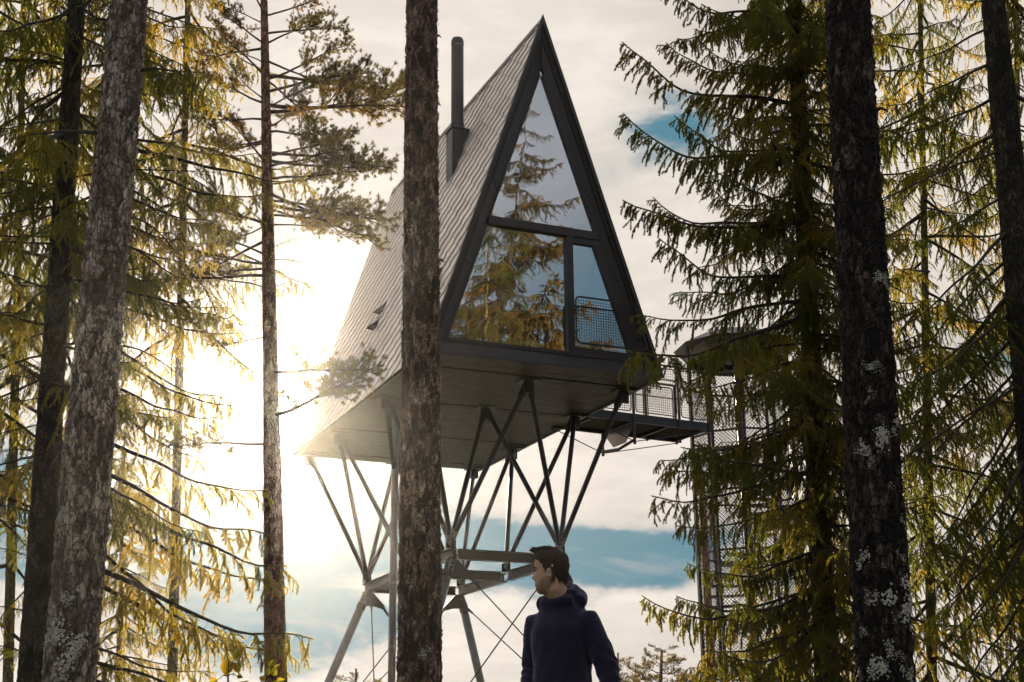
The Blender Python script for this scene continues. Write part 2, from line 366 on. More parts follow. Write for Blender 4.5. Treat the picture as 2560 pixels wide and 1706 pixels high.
for (x0, x1, z0, z1, yy) in ((-1.12, 1.2, 2.655, 2.815, REC-.03), (-2.0, .49, .262, .335, REC-.018), (.485, .625, .262, 2.652, REC-.024), (.63, 1.26, 2.53, 2.652, REC-.008), (.63, 1.98, .262, .43, REC-.02)):
    b = MB(); b.box(x0, x1, yy, yy+.1, z0, z1); b.obj('window_frame', frame_m, cabin)
# balcony rail in front of the opening pane
rail = empty('balcony_rail', (0, 0, 0)); rail.parent = cabin
b = MB(); A_ = [(.56, .46), (2.06, .46), (1.82, 1.37), (.56, 1.37)]
def rounded(pts, r, y, k=4):
    out = []; n_ = len(pts)
    for i in range(n_):
        p0, p1, p2 = Vector((pts[i-1][0], y, pts[i-1][1])), Vector((pts[i][0], y, pts[i][1])), Vector((pts[(i+1) % n_][0], y, pts[(i+1) % n_][1]))
        a = p1+(p0-p1).normalized()*r; c = p1+(p2-p1).normalized()*r
        for j in range(k+1):
            t = j/k; out.append(a*(1-t)**2+p1*2*t*(1-t)+c*t*t)
    return out
def ring(b, pts, r, n=6):
    pts = pts+[pts[0], pts[1]]; b.tube(pts, r, n, caps=False)
ring(b, rounded(A_, .1, -.04), .017); b.obj('rail_frame', frame_m, rail, smooth=True)
b = MB(); k = 0
x = .62
while x < 2.0:
    zt = 1.355 if x < 1.80 else 1.355-(x-1.80)/.24*.9
    b.tube([(x, -.036, .475), (x, -.036, zt)], .0042, 4, False); x += .052
z = .51
while z < 1.34:
    b.tube([(.575, -.044, z), (2.06-(z-.46)/.91*.24-.02, -.044, z)], .0042, 4, False); z += .052
tag(b.obj('wire_mesh', frame_m, rail), kind='stuff')
b = MB()
for x_, z_ in ((.60, .7), (.60, 1.15), (1.93, .7), (1.83, 1.15)): b.tube([(x_, -.04, z_), (x_, .16, z_)], .012, 6)
b.obj('bracket', frame_m, rail)
# inside: floor, back wall, pale bed rail
b = MB(); b.box(-2.1, 2.1, .3, D_-.3, .05, .12); b.obj('interior_floor', wood_in, cabin)
b = MB(); b.prism([Vector((-W_/2+.1, D_-.2, .05)), Vector((W_/2-.1, D_-.2, .05)), Vector((0, D_-.2, H_-.25))], (0, .1, 0)); b.obj('rear_wall', wood_in, cabin)
b = MB(); b.box(-1.1, 1.1, 1.6, D_-.4, 2.75, 2.85); b.obj('loft_floor', wood_in, cabin)
b = MB(); ring(b, rounded([(-1.35, .50), (.02, .50), (.02, .92), (-1.35, .92)], .13, .62, 5), .022, 8); b.obj('bed_rail', cream, cabin, smooth=True)
b = MB(); b.box(-1.62, .1, .75, 2.7, .14, .40); b.obj('bed', simple('linen', (.5, .46, .38), .9), cabin, bevel=.05)
# underside boards with four wide dark joints
joints = [.80, 3.30, 6.10, 8.55]
bd = (D_-.06)/38
b = MB(); b.box(-W_/2+.06, W_/2-.06, .05, D_-.05, .006, .045); b.obj('floor_slab', black, cabin)
y = .03
while y < D_-.05:
    y1 = min(y+bd, D_-.02)
    for j in joints:
        if y < j < y1: y1 = j
    nxt = y1
    for j in joints:
        if abs(y-j) < 1e-6: y += .09
    if y1-y > .02:
        for x0, x1 in ((-W_/2+.02, W_/2-.02),):
            b = MB(); dz = random.uniform(-.002, .002); b.box(x0, x1, y+.004, y1-.004, -.022+dz, .0045+dz); b.obj('soffit_board', soffit_m, cabin)
    y = nxt
b = MB()
for x in (-W_/2+.0, W_/2-.06): b.box(x, x+.06, .03, D_-.03, -.05, -.0225)
b.obj('soffit_edge', frame_m, cabin)
# chimney
b = MB(); b.box(-.84, -.42, 2.80, 3.16, 4.45, 5.88); b.box(-.87, -.39, 2.77, 3.19, 5.885, 5.91); b.obj('chimney_box', frame_m, cabin)
b = MB(); cxp = Vector((-.66, 2.97, 0))
b.tube([cxp+Vector((0, 0, z)) for z in (5.9, 5.98, 5.99, 6.06, 6.07, 7.92)], [.185, .165, .15, .15, .136, .136], 24); b.obj('chimney_pipe', frame_m, cabin, smooth=False)
b = MB(); b.tube([cxp+Vector((0, 0, z)) for z in (7.97, 8.06, 8.12, 8.15)], [.139, .139, .12, .07], 24)
for a in range(4):
    d = Vector((math.cos(a*1.57+.4), math.sin(a*1.57+.4), 0))*.1; b.tube([cxp+d+Vector((0, 0, 7.9)), cxp+d+Vector((0, 0, 7.99))], .012, 6)
b.obj('chimney_cap', frame_m, cabin)
b = MB()   # sloping flashing under the box
b.prism([rf(2.72, 2.75, .045), rf(3.24, 2.75, .045), rf(3.24, 1.3, .045), rf(2.72, 1.3, .045)], rf(0, 0, .006)-rf(0, 0, 0)); b.obj('flashing', pale_metal, cabin)
for dp_, s_ in ((.98, 5.55), (4.93, 4.93), (5.02, 5.30)):
    b = MB(); base = [rf(dp_-.14, s_-.2, .045), rf(dp_+.14, s_-.2, .045), rf(dp_+.14, s_+.12, .045), rf(dp_-.14, s_+.12, .045)]
    top = [rf(dp_-.10, s_-.05, .07), rf(dp_+.10, s_-.05, .07), rf(dp_+.13, s_+.14, .20), rf(dp_-.13, s_+.14, .20)]
    b.hexa(base+top); b.obj('roof_vent', frame_m, cabin)
# ---------------------------------------------------------------- steel support under the cabin
sup = empty('support_frame', Vector((CB.x, CB.y, GC)), YAW)
tag(sup, 'dark steel frame of splayed struts, beams and cables carrying the cabin', 'steel frame')
zo = CB.z-GC
NZ = zo-3.26                   # height of the ring of beams
NX = 1.13
nodes = [(-NX, 2.05), (NX, 2.05), (-NX, 4.7), (NX, 4.7), (-NX+.1, 7.5), (NX, 7.3)]
tops = {}
for i, x in enumerate((-2.05, .08, 2.12)):
    for j, yv in enumerate((1.1, 3.27, 6.55, 8.95)): tops[(i, j)] = Vector((x, yv, zo-.03))
con = {0: [(0, 0), (1, 0), (0, 1), (1, 1)], 1: [(1, 0), (2, 0), (1, 1), (2, 1)], 2: [(0, 1), (0, 2)], 3: [(2, 1), (2, 2)], 4: [(0, 2), (1, 2), (0, 3), (1, 3)], 5: [(1, 2), (2, 2), (1, 3), (2, 3)]}
nv = [Vector((x, y, NZ)) for x, y in nodes]
for k, lst in con.items():
    for t in lst:
        p = nv[k]+Vector((0, 0, .22)); q = tops[t].copy(); d = (q-p).normalized()
        b = MB(); b.tube([p+d*.16, p+d*.22, q-d*.30, q-d*.22], [.03, .05, .05, .05], 12); b.obj('strut', steel, sup, smooth=False)
        b = MB(); b.tube([q-d*.34, q-d*.05], [.072, .078], 6); b.obj('strut_collar', steel, sup)
        b = MB(); sd = d.cross(Vector((0, 0, 1))).normalized()
        b.bar(p-d*.05+sd*.035, p+d*.24+sd*.035, .09, .016, up=sd); b.bar(p-d*.05-sd*.035, p+d*.24-sd*.035, .09, .016, up=sd)
        b.obj('fork_plate', steel_l, sup)
        b = MB()
        for e in (.05, .17): b.tube([p+d*e-sd*.06, p+d*e+sd*.06], .018, 6)
        b.obj('bolt', steel, sup)
for t, q in tops.items():
    b = MB(); b.box(q.x-.19, q.x+.19, q.y-.19, q.y+.19, q.z-.03, q.z-.005); b.bar(q+Vector((0, 0, -.25)), q+Vector((0, 0, -.03)), .2, .06, up=Vector((0, 1, 0))); b.obj('bearing_plate', steel, sup)
def ibeam(p, q, h_=.19, w_=.15):
    b = MB(); up = Vector((0, 0, 1))
    b.bar(p+up*(h_/2-.011), q+up*(h_/2-.011), w_, .022); b.bar(p-up*(h_/2-.011), q-up*(h_/2-.011), w_, .022); b.bar(p, q, .02, h_-.046); b.obj('beam', steel, sup)
for a, c in ((0, 1), (2, 3), (4, 5), (0, 2), (2, 4), (1, 3), (3, 5)):
    p, q = nv[a], nv[c]; d = (q-p).normalized()
    if a in (0, 2, 4) and c in (1, 3, 5): ibeam(p+d*.13, q-d*.13)
    else: ibeam(p-d*(.12 if a in (0, 1) else -.12), q+d*(.12 if c in (4, 5) else -.12))
for p in nv:
    b = MB(); b.box(p.x-.012, p.x+.012, p.y-.1, p.y+.1, NZ+.1, NZ+.3); b.box(p.x-.1, p.x+.1, p.y-.012, p.y-.0125+.024, NZ+.1, NZ+.26); b.obj('gusset_plate', steel, sup)
feet = {0: (-1, -1), 1: (1, -1), 4: (-1, 1), 5: (1, 1)}
fp = {}
for k, (sx_, sy_) in feet.items():
    p = nv[k]+Vector((0, 0, -.12)); hgt = p.z
    q = Vector((p.x+sx_*.36*hgt, p.y+sy_*.25*hgt, 0)); fp[k] = q; d = (q-p).normalized()
    b = MB(); b.tube([p+d*.28, q], [.092, .092], 16); b.obj('leg', steel_l, sup, smooth=True)
    b = MB(); b.tube([p+d*.22, p+d*.36], [.105, .105], 16); b.obj('leg_collar', steel, sup)
    sd = d.cross(Vector((0, 0, 1))).normalized()
    b = MB(); b.bar(p+d*.0+sd*.04, p+d*.34+sd*.04, .15, .018, up=sd); b.bar(p+sd*-.04, p+d*.34-sd*.04, .15, .018, up=sd); b.obj('fork_plate', steel_l, sup)
    b = MB()
    for e in (.06, .15, .24): b.tube([p+d*e-sd*.075, p+d*e+sd*.075], .026, 8)
    b.obj('bolt', black, sup)
    b = MB(); b.box(q.x-.3, q.x+.3, q.y-.3, q.y+.3, -.25, .12); b.obj('footing', simple('concrete', (.3, .29, .27), .9, 0, .15, 6, .3) if k == 0 else bpy.data.materials['concrete'], sup)
    b = MB()   # bell-shaped gusset for the cable ends
    for tgt in ({0: (5-4, 4), 1: (0, 5), 4: (0, 5), 5: (1, 4)}[k]):
        t = (nv[tgt]+Vector((0, 0, -1)) - nv[k]); t.z = 0; t.normalize()
        o_ = p+Vector((0, 0, .03)); w2 = Vector((0, 0, 1)).cross(t)*.01
        poly = [o_, o_+t*.16+Vector((0, 0, -.02)), o_+t*.42+Vector((0, 0, -.3)), o_+t*.36+Vector((0, 0, -.36)), o_+t*.2+Vector((0, 0, -.31)), o_+Vector((0, 0, -.30))]
        b.prism([v-w2 for v in poly], w2*2)
    b.obj('gusset_plate', steel, sup)
for a, c in ((0, 1), (1, 5), (5, 4), (4, 0)):
    for s, e in ((a, c), (c, a)):
        t = (nv[e]-nv[s]); t.z = 0; t.normalize(); p = nv[s]+t*.38+Vector((0, 0, -.42)); q = fp[e]+Vector((0, 0, .4))
        b = MB(); d = (q-p).normalized(); b.tube([p, p+d*.02, p+d*.22, p+d*.26, q], [.02, .026, .026, .013, .013], 6); b.obj('brace_cable', steel, sup)
# service pipe
pp = Vector((-1.63, 3.9, 0)); wp = Matrix.Rotation(YAW, 3, 'Z') @ pp + Vector((CB.x, CB.y, 0)); wp.z = gh(wp.x, wp.y)
pipe = empty('service_pipe', wp); tag(pipe, 'slim vertical grey pipe with clamps running down beside the middle trunk', 'pipe')
b = MB(); b.tube([(0, 0, 0), (0, 0, CB.z-wp.z-.03)], .075, 16); b.obj('pipe_body', steel_l, pipe, smooth=True)
z = .9
while z < 7.3:
    b = MB(); b.tube([(0, 0, z), (0, 0, z+.045)], .082, 16); b.obj('pipe_clamp', pale_metal, pipe, smooth=False); z += 1.22
# ---------------------------------------------------------------- footbridge
br = empty('footbridge', CB+Vector((.1, -.05, .08)), YAW+R(4)); tag(br, 'steel footbridge with wire mesh railings leading from the cabin to the stair tower', 'footbridge')
X0, X1, Y0, Y1 = W_/2-.05, 5.65, 3.02, 4.22; ZD = -.02
deck_m = simple('grating_galvanised', (.21, .18, .17), .6, .3, .3, 12, .4)
for yy in (Y0, Y1):
    b = MB(); b.box(X0, X1, yy-.03, yy+.03, ZD-.13, ZD+.05); b.obj('stringer', simple('blue_black_steel', (.022, .023, .032), .4, .3) if yy == Y0 else bpy.data.materials['blue_black_steel'], br)
b = MB(); b.box(X0, X1, Y0+.032, Y1-.032, ZD-.02, ZD-.012)
x = X0+.02
while x < X1: b.box(x, x+.006, Y0+.031, Y1-.031, ZD-.05, ZD-.0205); x += .035
tag(b.obj('deck_grating', deck_m, br), kind='stuff')
x = X0+.3
while x < X1-.1:
    b = MB(); b.box(x, x+.05, Y0+.031, Y1-.031, ZD-.13, ZD-.052); b.obj('cross_member', steel, br); x += .95
for yy, sg in ((Y0-.05, -1), (Y1+.05, 1)):
    cols_ = [X0+.02, X0+1.28, X0+2.45, X1-.08]
    for i, x in enumerate(cols_):
        b = MB(); b.box(x-.028, x+.028, yy-.015, yy+.015, ZD-(.62 if i == 1 else .16), ZD+1.2); b.obj('rail_post', steel, br)
    for i in range(3):
        xa, xb = cols_[i]+.06, cols_[i+1]-.06; pl = rounded([(xa, ZD+.1), (xb, ZD+.1), (xb, ZD+1.15), (xa, ZD+1.15)], .08, yy)
        b = MB(); ring(b, pl, .013); b.obj('panel_frame', steel, br, smooth=True)
        b = MB(); z = ZD+.16
        while z < ZD+1.12: b.tube([(xa, yy, z), (xb, yy, z)], .0035, 4, False); z += .055
        x = xa+.05
        while x < xb: b.tube([(x, yy+.004, ZD+.11), (x, yy+.004, ZD+1.14)], .0035, 4, False); x += .055
        tag(b.obj('wire_mesh', steel, br), kind='stuff')
    b = MB(); b.bar((X0, yy, ZD+1.22), (X1, yy, ZD+1.22), .045, .03); b.obj('handrail', steel, br)
    b = MB(); b.tube([(X0, yy-.0, ZD+.9), (X1, yy, ZD+.9)], .014, 6); b.obj('light_strip', steel, br)
    xm = cols_[1]
    for xe in (X0+.1, X1-.1):
        b = MB(); b.tube([(xm, yy, ZD-.56), (xe, yy, ZD-.14)], .011, 6); b.obj('tension_rod', steel, br)
b = MB(); xm = X0+1.28
b.tube([(xm, Y0-.05, ZD-.52), (xm, (Y0+Y1)/2, ZD-.60), (xm, Y1+.05, ZD-.52)], .035, 8); b.obj('spreader', steel, br)
b = MB(); b.prism([Vector((xm+.02, Y0-.02, ZD-.14)), Vector((xm+.02, Y1+.02, ZD-.14)), Vector((xm+.02, Y1-.35, ZD-.5)), Vector((xm+.02, Y0+.35, ZD-.5))], (.012, 0, 0)); b.obj('stiffener_plate', steel_l, br)
# ---------------------------------------------------------------- stair tower
TW = Vector((5.25, 30.6, 0)); TW.z = gh(TW.x, TW.y)
tw = empty('stair_tower', TW, R(12)); tag(tw, 'round steel stair tower wrapped in wire mesh, half hidden behind the right spruce', 'stair tower')
TH_, TR_ = 9.55-TW.z, 1.18; NS = 10
pl_ = [Vector((math.cos(2*math.pi*i/NS)*TR_, math.sin(2*math.pi*i/NS)*TR_, 0)) for i in range(NS)]
for p in pl_:
    b = MB(); b.box(p.x-.03, p.x+.03, p.y-.03, p.y+.03, 0, TH_-.25); b.obj('tower_post', steel, tw)
side = (pl_[1]-pl_[0]).length; BH = (TH_-1.3)/7
wm = MB(); st = .085; hs = side/2-.04
def seg(p, q): wm.tube([p, q], .0055, 3, False)
cc = -BH
while cc < side+BH:
    for sg in (1, -1):     # clip the diagonal x = c + z within the bay
        pts = []
        z0 = max(0, -cc) if sg == 1 else max(0, cc-side); z1 = min(BH, side-cc) if sg == 1 else min(BH, cc)
        if z1 > z0+.02:
            seg(Vector(((cc+sg*z0)-side/2, .004*sg, z0)), Vector(((cc+sg*z1)-side/2, .004*sg, z1)))
    cc += st
wme = mesh_np('mesh_panel', wm.V, wm.P, steel)
for i in range(NS):
    a, c = pl_[i], pl_[(i+1) % NS]; m0 = (a+c)/2*.985
    for k in range(7):
        o = bpy.data.objects.new('mesh_panel', wme); link(o, tw); o.location = (m0.x, m0.y, .15+k*BH); o.rotation_euler = (0, 0, math.atan2((c-a).y, (c-a).x)); o['kind'] = 'stuff'
for k in range(8):
    b = MB()
    for i in range(NS): b.bar(pl_[i]*.985+Vector((0, 0, .15+k*BH)), pl_[(i+1) % NS]*.985+Vector((0, 0, .15+k*BH)), .03, .045)
    b.obj('ring_rail', steel, tw)
b = MB(); b.tube([(0, 0, 0), (0, 0, TH_-.3)], .08, 12); b.obj('centre_column', steel, tw)
ns_ = int((CB.z-TW.z)/.2)
tm = MB(); tm.prism([Vector((.08, -.05, 0)), Vector((1.05, -.18, 0)), Vector((1.05, .18, 0)), Vector((.08, .05, 0))], (0, 0, .045)); tme = mesh_np('stair_tread', tm.V, tm.P, steel)
for k in range(ns_):
    o = bpy.data.objects.new('stair_tread', tme); link(o, tw); o.location = (0, 0, .15+k*.2); o.rotation_euler = (0, 0, k*.36+1.0)
b = MB(); b.tube([(0, 0, TH_-.33), (0, 0, TH_-.02), (0, 0, TH_+.02)], [TR_+.28, TR_*.72, .05], NS, True, phase=.31); b.obj('tower_roof', frame_m, tw)
b = MB()
for i in range(NS): b.bar(pl_[i]*1.0+Vector((0, 0, TH_-.5)), pl_[(i+1) % NS]+Vector((0, 0, TH_-.5)), .02, .3)
b.obj('roof_band', frame_m, tw)
wpole_b, wpole_t = at(1778, 1660, 28.3), at(1752, 1180, 28.3)
d = (wpole_t-wpole_b)/(wpole_t.z-wpole_b.z); gzp = gh(wpole_b.x, wpole_b.y); p0 = wpole_b-d*(wpole_b.z-gzp)
po = MB(); po.tube([Vector((0, 0, 0)), (wpole_t-p0)*.5, (wpole_t-p0)], [.10, .085, .075], 12)
o = po.obj('wooden_pole', BK_pine, None, True); o.location = p0; tag(o, 'slim brown wooden pole standing in front of the stair tower', 'pole')
# ---------------------------------------------------------------- vegetation: shared branch shapes
def blades(Cn, Dr, ln, wd):
    "one thin triangle per needle: centres Cn, directions Dr"
    n_ = len(Cn); rnd = RS.normal(size=(n_, 3)); sd = np.cross(Dr, rnd); sd /= np.linalg.norm(sd, axis=1, keepdims=True)+1e-9
    ln = np.asarray(ln).reshape(-1, 1)*np.ones((n_, 1)); wd = np.asarray(wd).reshape(-1, 1)*np.ones((n_, 1))
    return np.stack([Cn-sd*wd/2, Cn+sd*wd/2, Cn+Dr*ln], 1).reshape(-1, 3)
class BranchShape:
    def __init__(s): s.wV = []; s.wP = []; s.nw = 0; s.tri = []
    def rod(s, pts, r0, r1, n=3):
        pts = np.asarray(pts, float); k = len(pts); t = np.gradient(pts, axis=0); t /= np.linalg.norm(t, axis=1, keepdims=True)+1e-9
        a = np.cross(t, [0.13, .22, 1.0]); a /= np.linalg.norm(a, axis=1, keepdims=True)+1e-9; b = np.cross(t, a)
        r = np.linspace(r0, r1, k)[:, None]
        V = np.concatenate([(pts+(a*math.cos(2*math.pi*j/n)+b*math.sin(2*math.pi*j/n))*r)[:, None] for j in range(n)], 1).reshape(-1, 3)
        s.wV.append(V); o = s.nw
        s.wP += [(o+i*n+j, o+i*n+(j+1) % n, o+(i+1)*n+(j+1) % n, o+(i+1)*n+j) for i in range(k-1) for j in range(n)]; s.nw += len(V)
    def shoot(s, pts, ds, kk, ln, wd, fwd=.75):
        pts = np.asarray(pts, float); seg = np.diff(pts, axis=0); L = np.linalg.norm(seg, axis=1); tot = L.sum()
        if tot < 1e-4: return
        m_ = max(1, int(tot/ds))*kk; q = RS.rand(m_)*tot; cum = np.concatenate([[0], np.cumsum(L)]); i = np.clip(np.searchsorted(cum, q)-1, 0, len(L)-1)
        f_ = ((q-cum[i])/np.maximum(L[i], 1e-6))[:, None]; Cn = pts[i]+seg[i]*f_; T_ = seg[i]/np.maximum(L[i], 1e-6)[:, None]
        rn = RS.normal(size=(m_, 3)); rn -= T_*(rn*T_).sum(1, keepdims=True); rn /= np.linalg.norm(rn, axis=1, keepdims=True)+1e-9
        Dr = T_*fwd+rn*(1-fwd*.35); Dr /= np.linalg.norm(Dr, axis=1, keepdims=True)
        s.tri.append(blades(Cn, Dr, ln*(.75+RS.rand(m_)*.5), wd))
    def mesh(s, name, mats):
        wV = np.concatenate(s.wV); T_ = np.concatenate(s.tri) if s.tri else np.zeros((0, 3))
        V = np.concatenate([wV, T_]); nt = len(T_)//3; nq = len(s.wP)
        loops = np.concatenate([np.array(s.wP).ravel(), np.arange(nt*3)+len(wV)]).astype(np.int32)
        st = np.concatenate([np.arange(nq)*4, nq*4+np.arange(nt)*3]).astype(np.int32)
        me = bpy.data.meshes.new(name); me.vertices.add(len(V)); me.vertices.foreach_set('co', V.ravel().astype(np.float32))
        me.loops.add(len(loops)); me.loops.foreach_set('vertex_index', loops); me.polygons.add(nq+nt); me.polygons.foreach_set('loop_start', st)
        me.polygons.foreach_set('material_index', np.concatenate([np.zeros(nq), np.ones(nt)]).astype(np.int32))
        for m_ in mats: me.materials.append(m_)
        me.update(calc_edges=True); return me
def rv(sc): return RS.normal(size=3)*sc
def curve(p, d, L, k, grav, wig, lift_=0.0):
    "points of a twig that starts at p along d and sags by grav"
    pts = [np.array(p, float)]; d = np.array(d, float); d /= np.linalg.norm(d)
    for i in range(k):
        d = d+np.array([0, 0, -grav+lift_*(i/k)**2])*(1.0/k)+rv(wig); d /= np.linalg.norm(d); pts.append(pts[-1]+d*L/k)
    return np.array(pts)
def spruce_branch(seed, L=2.2, droop=.35, tipup=.9, hang=1.0, dens=1.0, bare=.12, twl=1.0, wide=.0068, dry=0.0):
    RS.seed(seed); s = BranchShape(); K = 16
    xs_ = np.linspace(0, 1, K+1); zz = -droop*(xs_**1.1)*.55 + tipup*.32*np.maximum(0, xs_-.45)**2*2.2
    yy = .06*np.sin(xs_*3+RS.rand()*6)+.035*np.sin(xs_*9+RS.rand()*6); zz = zz+.012*np.sin(xs_*11+RS.rand()*6)*xs_+.008*np.sin(xs_*19+RS.rand()*6)*xs_
    ax = np.stack([xs_*L, yy*L*.6, zz*L], 1); ax[:, 2] -= ax[0, 2]
    s.rod(ax, .019+L*.005, .005, 5); s.shoot(ax[int(K*.62):], .007, 5, .022, wide)
    n_ = int(34*dens*L/2.2)
    g0 = RS.rand(3)*.7+.15
    for i in range(int(L*9)):      # fine dead twigs hanging below
        a = 2+int(RS.rand()*(K-4)); s.rod(curve(ax[a], (RS.normal()*.3, RS.normal()*.3, -1), .08+.22*RS.rand(), 3, .3, .12), .0016, .0007)
    for i in range(n_):
        t = bare+(1-bare)*(i+RS.rand()*.8)/n_; t = min(.985, t)
        if np.min(np.abs(g0-t)) < .022 and RS.rand() < .8: continue
        f_ = t*K; a = int(f_); p = ax[a]+(ax[min(a+1, K)]-ax[a])*(f_-a)
        d0 = ax[min(a+1, K)]-ax[a]; d0 /= np.linalg.norm(d0)+1e-9; side_ = 1 if i % 2 else -1
        l = L*twl*(.10+.30*(1-t)**.7)*(.35+1.0*RS.rand())*(1 if t > .2 else .7)
        ang_ = R(RS.uniform(38, 66)); lat = np.array([-d0[1], d0[0], 0])*side_
        d = d0*math.cos(ang_)+lat*math.sin(ang_)+np.array([0, 0, -.12-.25*RS.rand()])*hang
        if RS.rand() < .25: d = d0*.3+lat*.3*RS.rand()+np.array([0, 0, -1.0])*hang
        tw = curve(p, d, l, 6, .75*hang, .10, .5); s.rod(tw, .0045, .0018)
        nd = RS.rand() > dry
        if nd: s.shoot(tw[1:], .0065, 5, .025, wide)
        m_ = int(l/.052)
        for j in range(m_):
            u_ = (j+.6)/m_; f2 = u_*6; a2 = min(5, int(f2)); p2 = tw[a2]+(tw[a2+1]-tw[a2])*(f2-a2); d2 = tw[a2+1]-tw[a2]; d2 /= np.linalg.norm(d2)+1e-9
            l2 = (.045+.13*RS.rand()**1.5*(1-u_*.6))*1.1
            dd = d2*.8+rv(.5)+np.array([0, 0, -.6*hang]); t2 = curve(p2, dd, l2, 3, .8*hang, .07, 0)
            s.rod(t2, .0022, .0012)
            if nd or RS.rand() < .25: s.shoot(t2, .0062, 5, .024, wide)
    return s, L
def pine_branch(seed, L=2.0, rise=.2, dens=1.0, bare=.35, tuft=.062):
    RS.seed(seed); s = BranchShape(); K = 12
    ax = curve((0, 0, 0), (1, 0, .05), L, K, -.35*rise, .07); ax = ax*np.array([1, 1, 1]); s.rod(ax, .02+.006*L, .007, 5)
    def tuft_at(p, d, n_=46):
        d = d/np.linalg.norm(d); rn = RS.normal(size=(n_, 3)); rn /= np.linalg.norm(rn, axis=1, keepdims=True); Dr = rn+d*.75; Dr /= np.linalg.norm(Dr, axis=1, keepdims=True)
        Cn = p-d*RS.rand(n_, 1)*.05; s.tri.append(blades(Cn, Dr, tuft*(.7+.5*RS.rand(n_)), .0075))
    n_ = int(15*dens*L/2)
    for i in range(n_):
        t = bare+(1-bare)*(i+RS.rand())/n_; t = min(t, .97); f_ = t*K; a = int(f_); p = ax[a]+(ax[a+1]-ax[a])*(f_-a); d0 = ax[a+1]-ax[a]; d0 /= np.linalg.norm(d0)
        sd = 1 if i % 2 else -1; lat = np.array([-d0[1], d0[0], 0])*sd
        tw = curve(p, d0*.65+lat*(.5+.5*RS.rand())+np.array([0, 0, RS.uniform(-.35, .45)]), L*(.16+.26*(1-t))*(.6+.7*RS.rand()), 6, -.3, .16); s.rod(tw, .009, .004)
        for j in range(9):
            u_ = .25+.75*RS.rand(); f2 = u_*6; a2 = min(5, int(f2)); p2 = tw[a2]; t2 = curve(p2, (tw[a2+1]-tw[a2])*8+rv(.5)+np.array([0, 0, .15]), .06+.16*RS.rand(), 3, -.4, .12)
            s.rod(t2, .004, .003); tuft_at(t2[-1], t2[-1]-t2[-2])
            if RS.rand() < .5: tuft_at(t2[1], t2[-1]-t2[-2], 26)
        tuft_at(tw[-1], tw[-1]-tw[-2])
    tuft_at(ax[-1], ax[-1]-ax[-2]); return s, L
def bare_branch(seed, L=1.6):
    RS.seed(seed); s = BranchShape(); ax = curve((0, 0, 0), (1, 0, .0), L, 12, .15, .09); s.rod(ax, .014, .003, 5)
    for i in range(26):
        a = 2+int(RS.rand()*9); d0 = ax[a+1]-ax[a]; tw = curve(ax[a], d0*5+rv(.55)+np.array([0, 0, -.3]), .12+.35*RS.rand(), 5, .5, .14); s.rod(tw, .004, .0015)
        for j in range(4): s.rod(curve(tw[1+j], rv(.6)+np.array([.3, 0, -.6]), .06+.12*RS.rand(), 3, .5, .12), .002, .001)
    s.tri = []; return s, L
SH = {}
def reg(key, sh, mats): SH.setdefault(key, []).append((sh[0].mesh('branch', mats), sh[1]))
for k in range(3): reg('up', spruce_branch(20+k, 2.2, .30, 1.15, 1.5, 2.1, .08, .66, .008), [twig, ND_green])
for k in range(4): reg('droop', spruce_branch(30+k, 2.2, .35, .5, 1.15, 1.1, .12), [twig, ND_green])
for k in range(4): reg('gold', spruce_branch(40+k, 2.2, .45, .6, .9, .95, .16, .85, .0055, dry=.15), [twig, ND_gold])
for k in range(3): reg('sparse', spruce_branch(50+k, 2.6, .55, .35, 1.1, .85, .22, .95, dry=.35), [twig, ND_green])
for k in range(4): reg('pine', pine_branch(60+k, 2.0, .2+.2*k), [twig, ND_pine])
for k in range(2): reg('bare', bare_branch(70+k), [twig])
for k in range(2): reg('front', spruce_branch(80+k, 2.6, .30, .9, 1.0, 1.6, .08, .95, .013), [twig, ND_front])
print('branch tris', sum(len(m_.loop_triangles) or len(m_.polygons) for v in SH.values() for m_, _ in v))
NB = [0]
def branch(tree, p, q, key, sc=1.0, roll=0, name='branch'):
    me, L = SH[key][NB[0] % len(SH[key])]; NB[0] += 1
    o = bpy.data.objects.new(name, me); C.objects.link(o); o.parent = tree
    d = Vector(q)-Vector(p); s_ = d.length/L*sc; x = d.normalized(); z = Vector((0, 0, 1)); y = z.cross(x)
    y = y.normalized() if y.length > .01 else Vector((0, 1, 0)); z = x.cross(y)
    M = Matrix((x, y, z)).transposed().to_4x4() @ Matrix.Rotation(roll, 4, 'X'); M = M @ Matrix.Diagonal((s_, s_*random.choice((-1, 1)), s_, 1))
    o.matrix_basis = Matrix.Translation(Vector(p)-tree.location) @ M
    return o
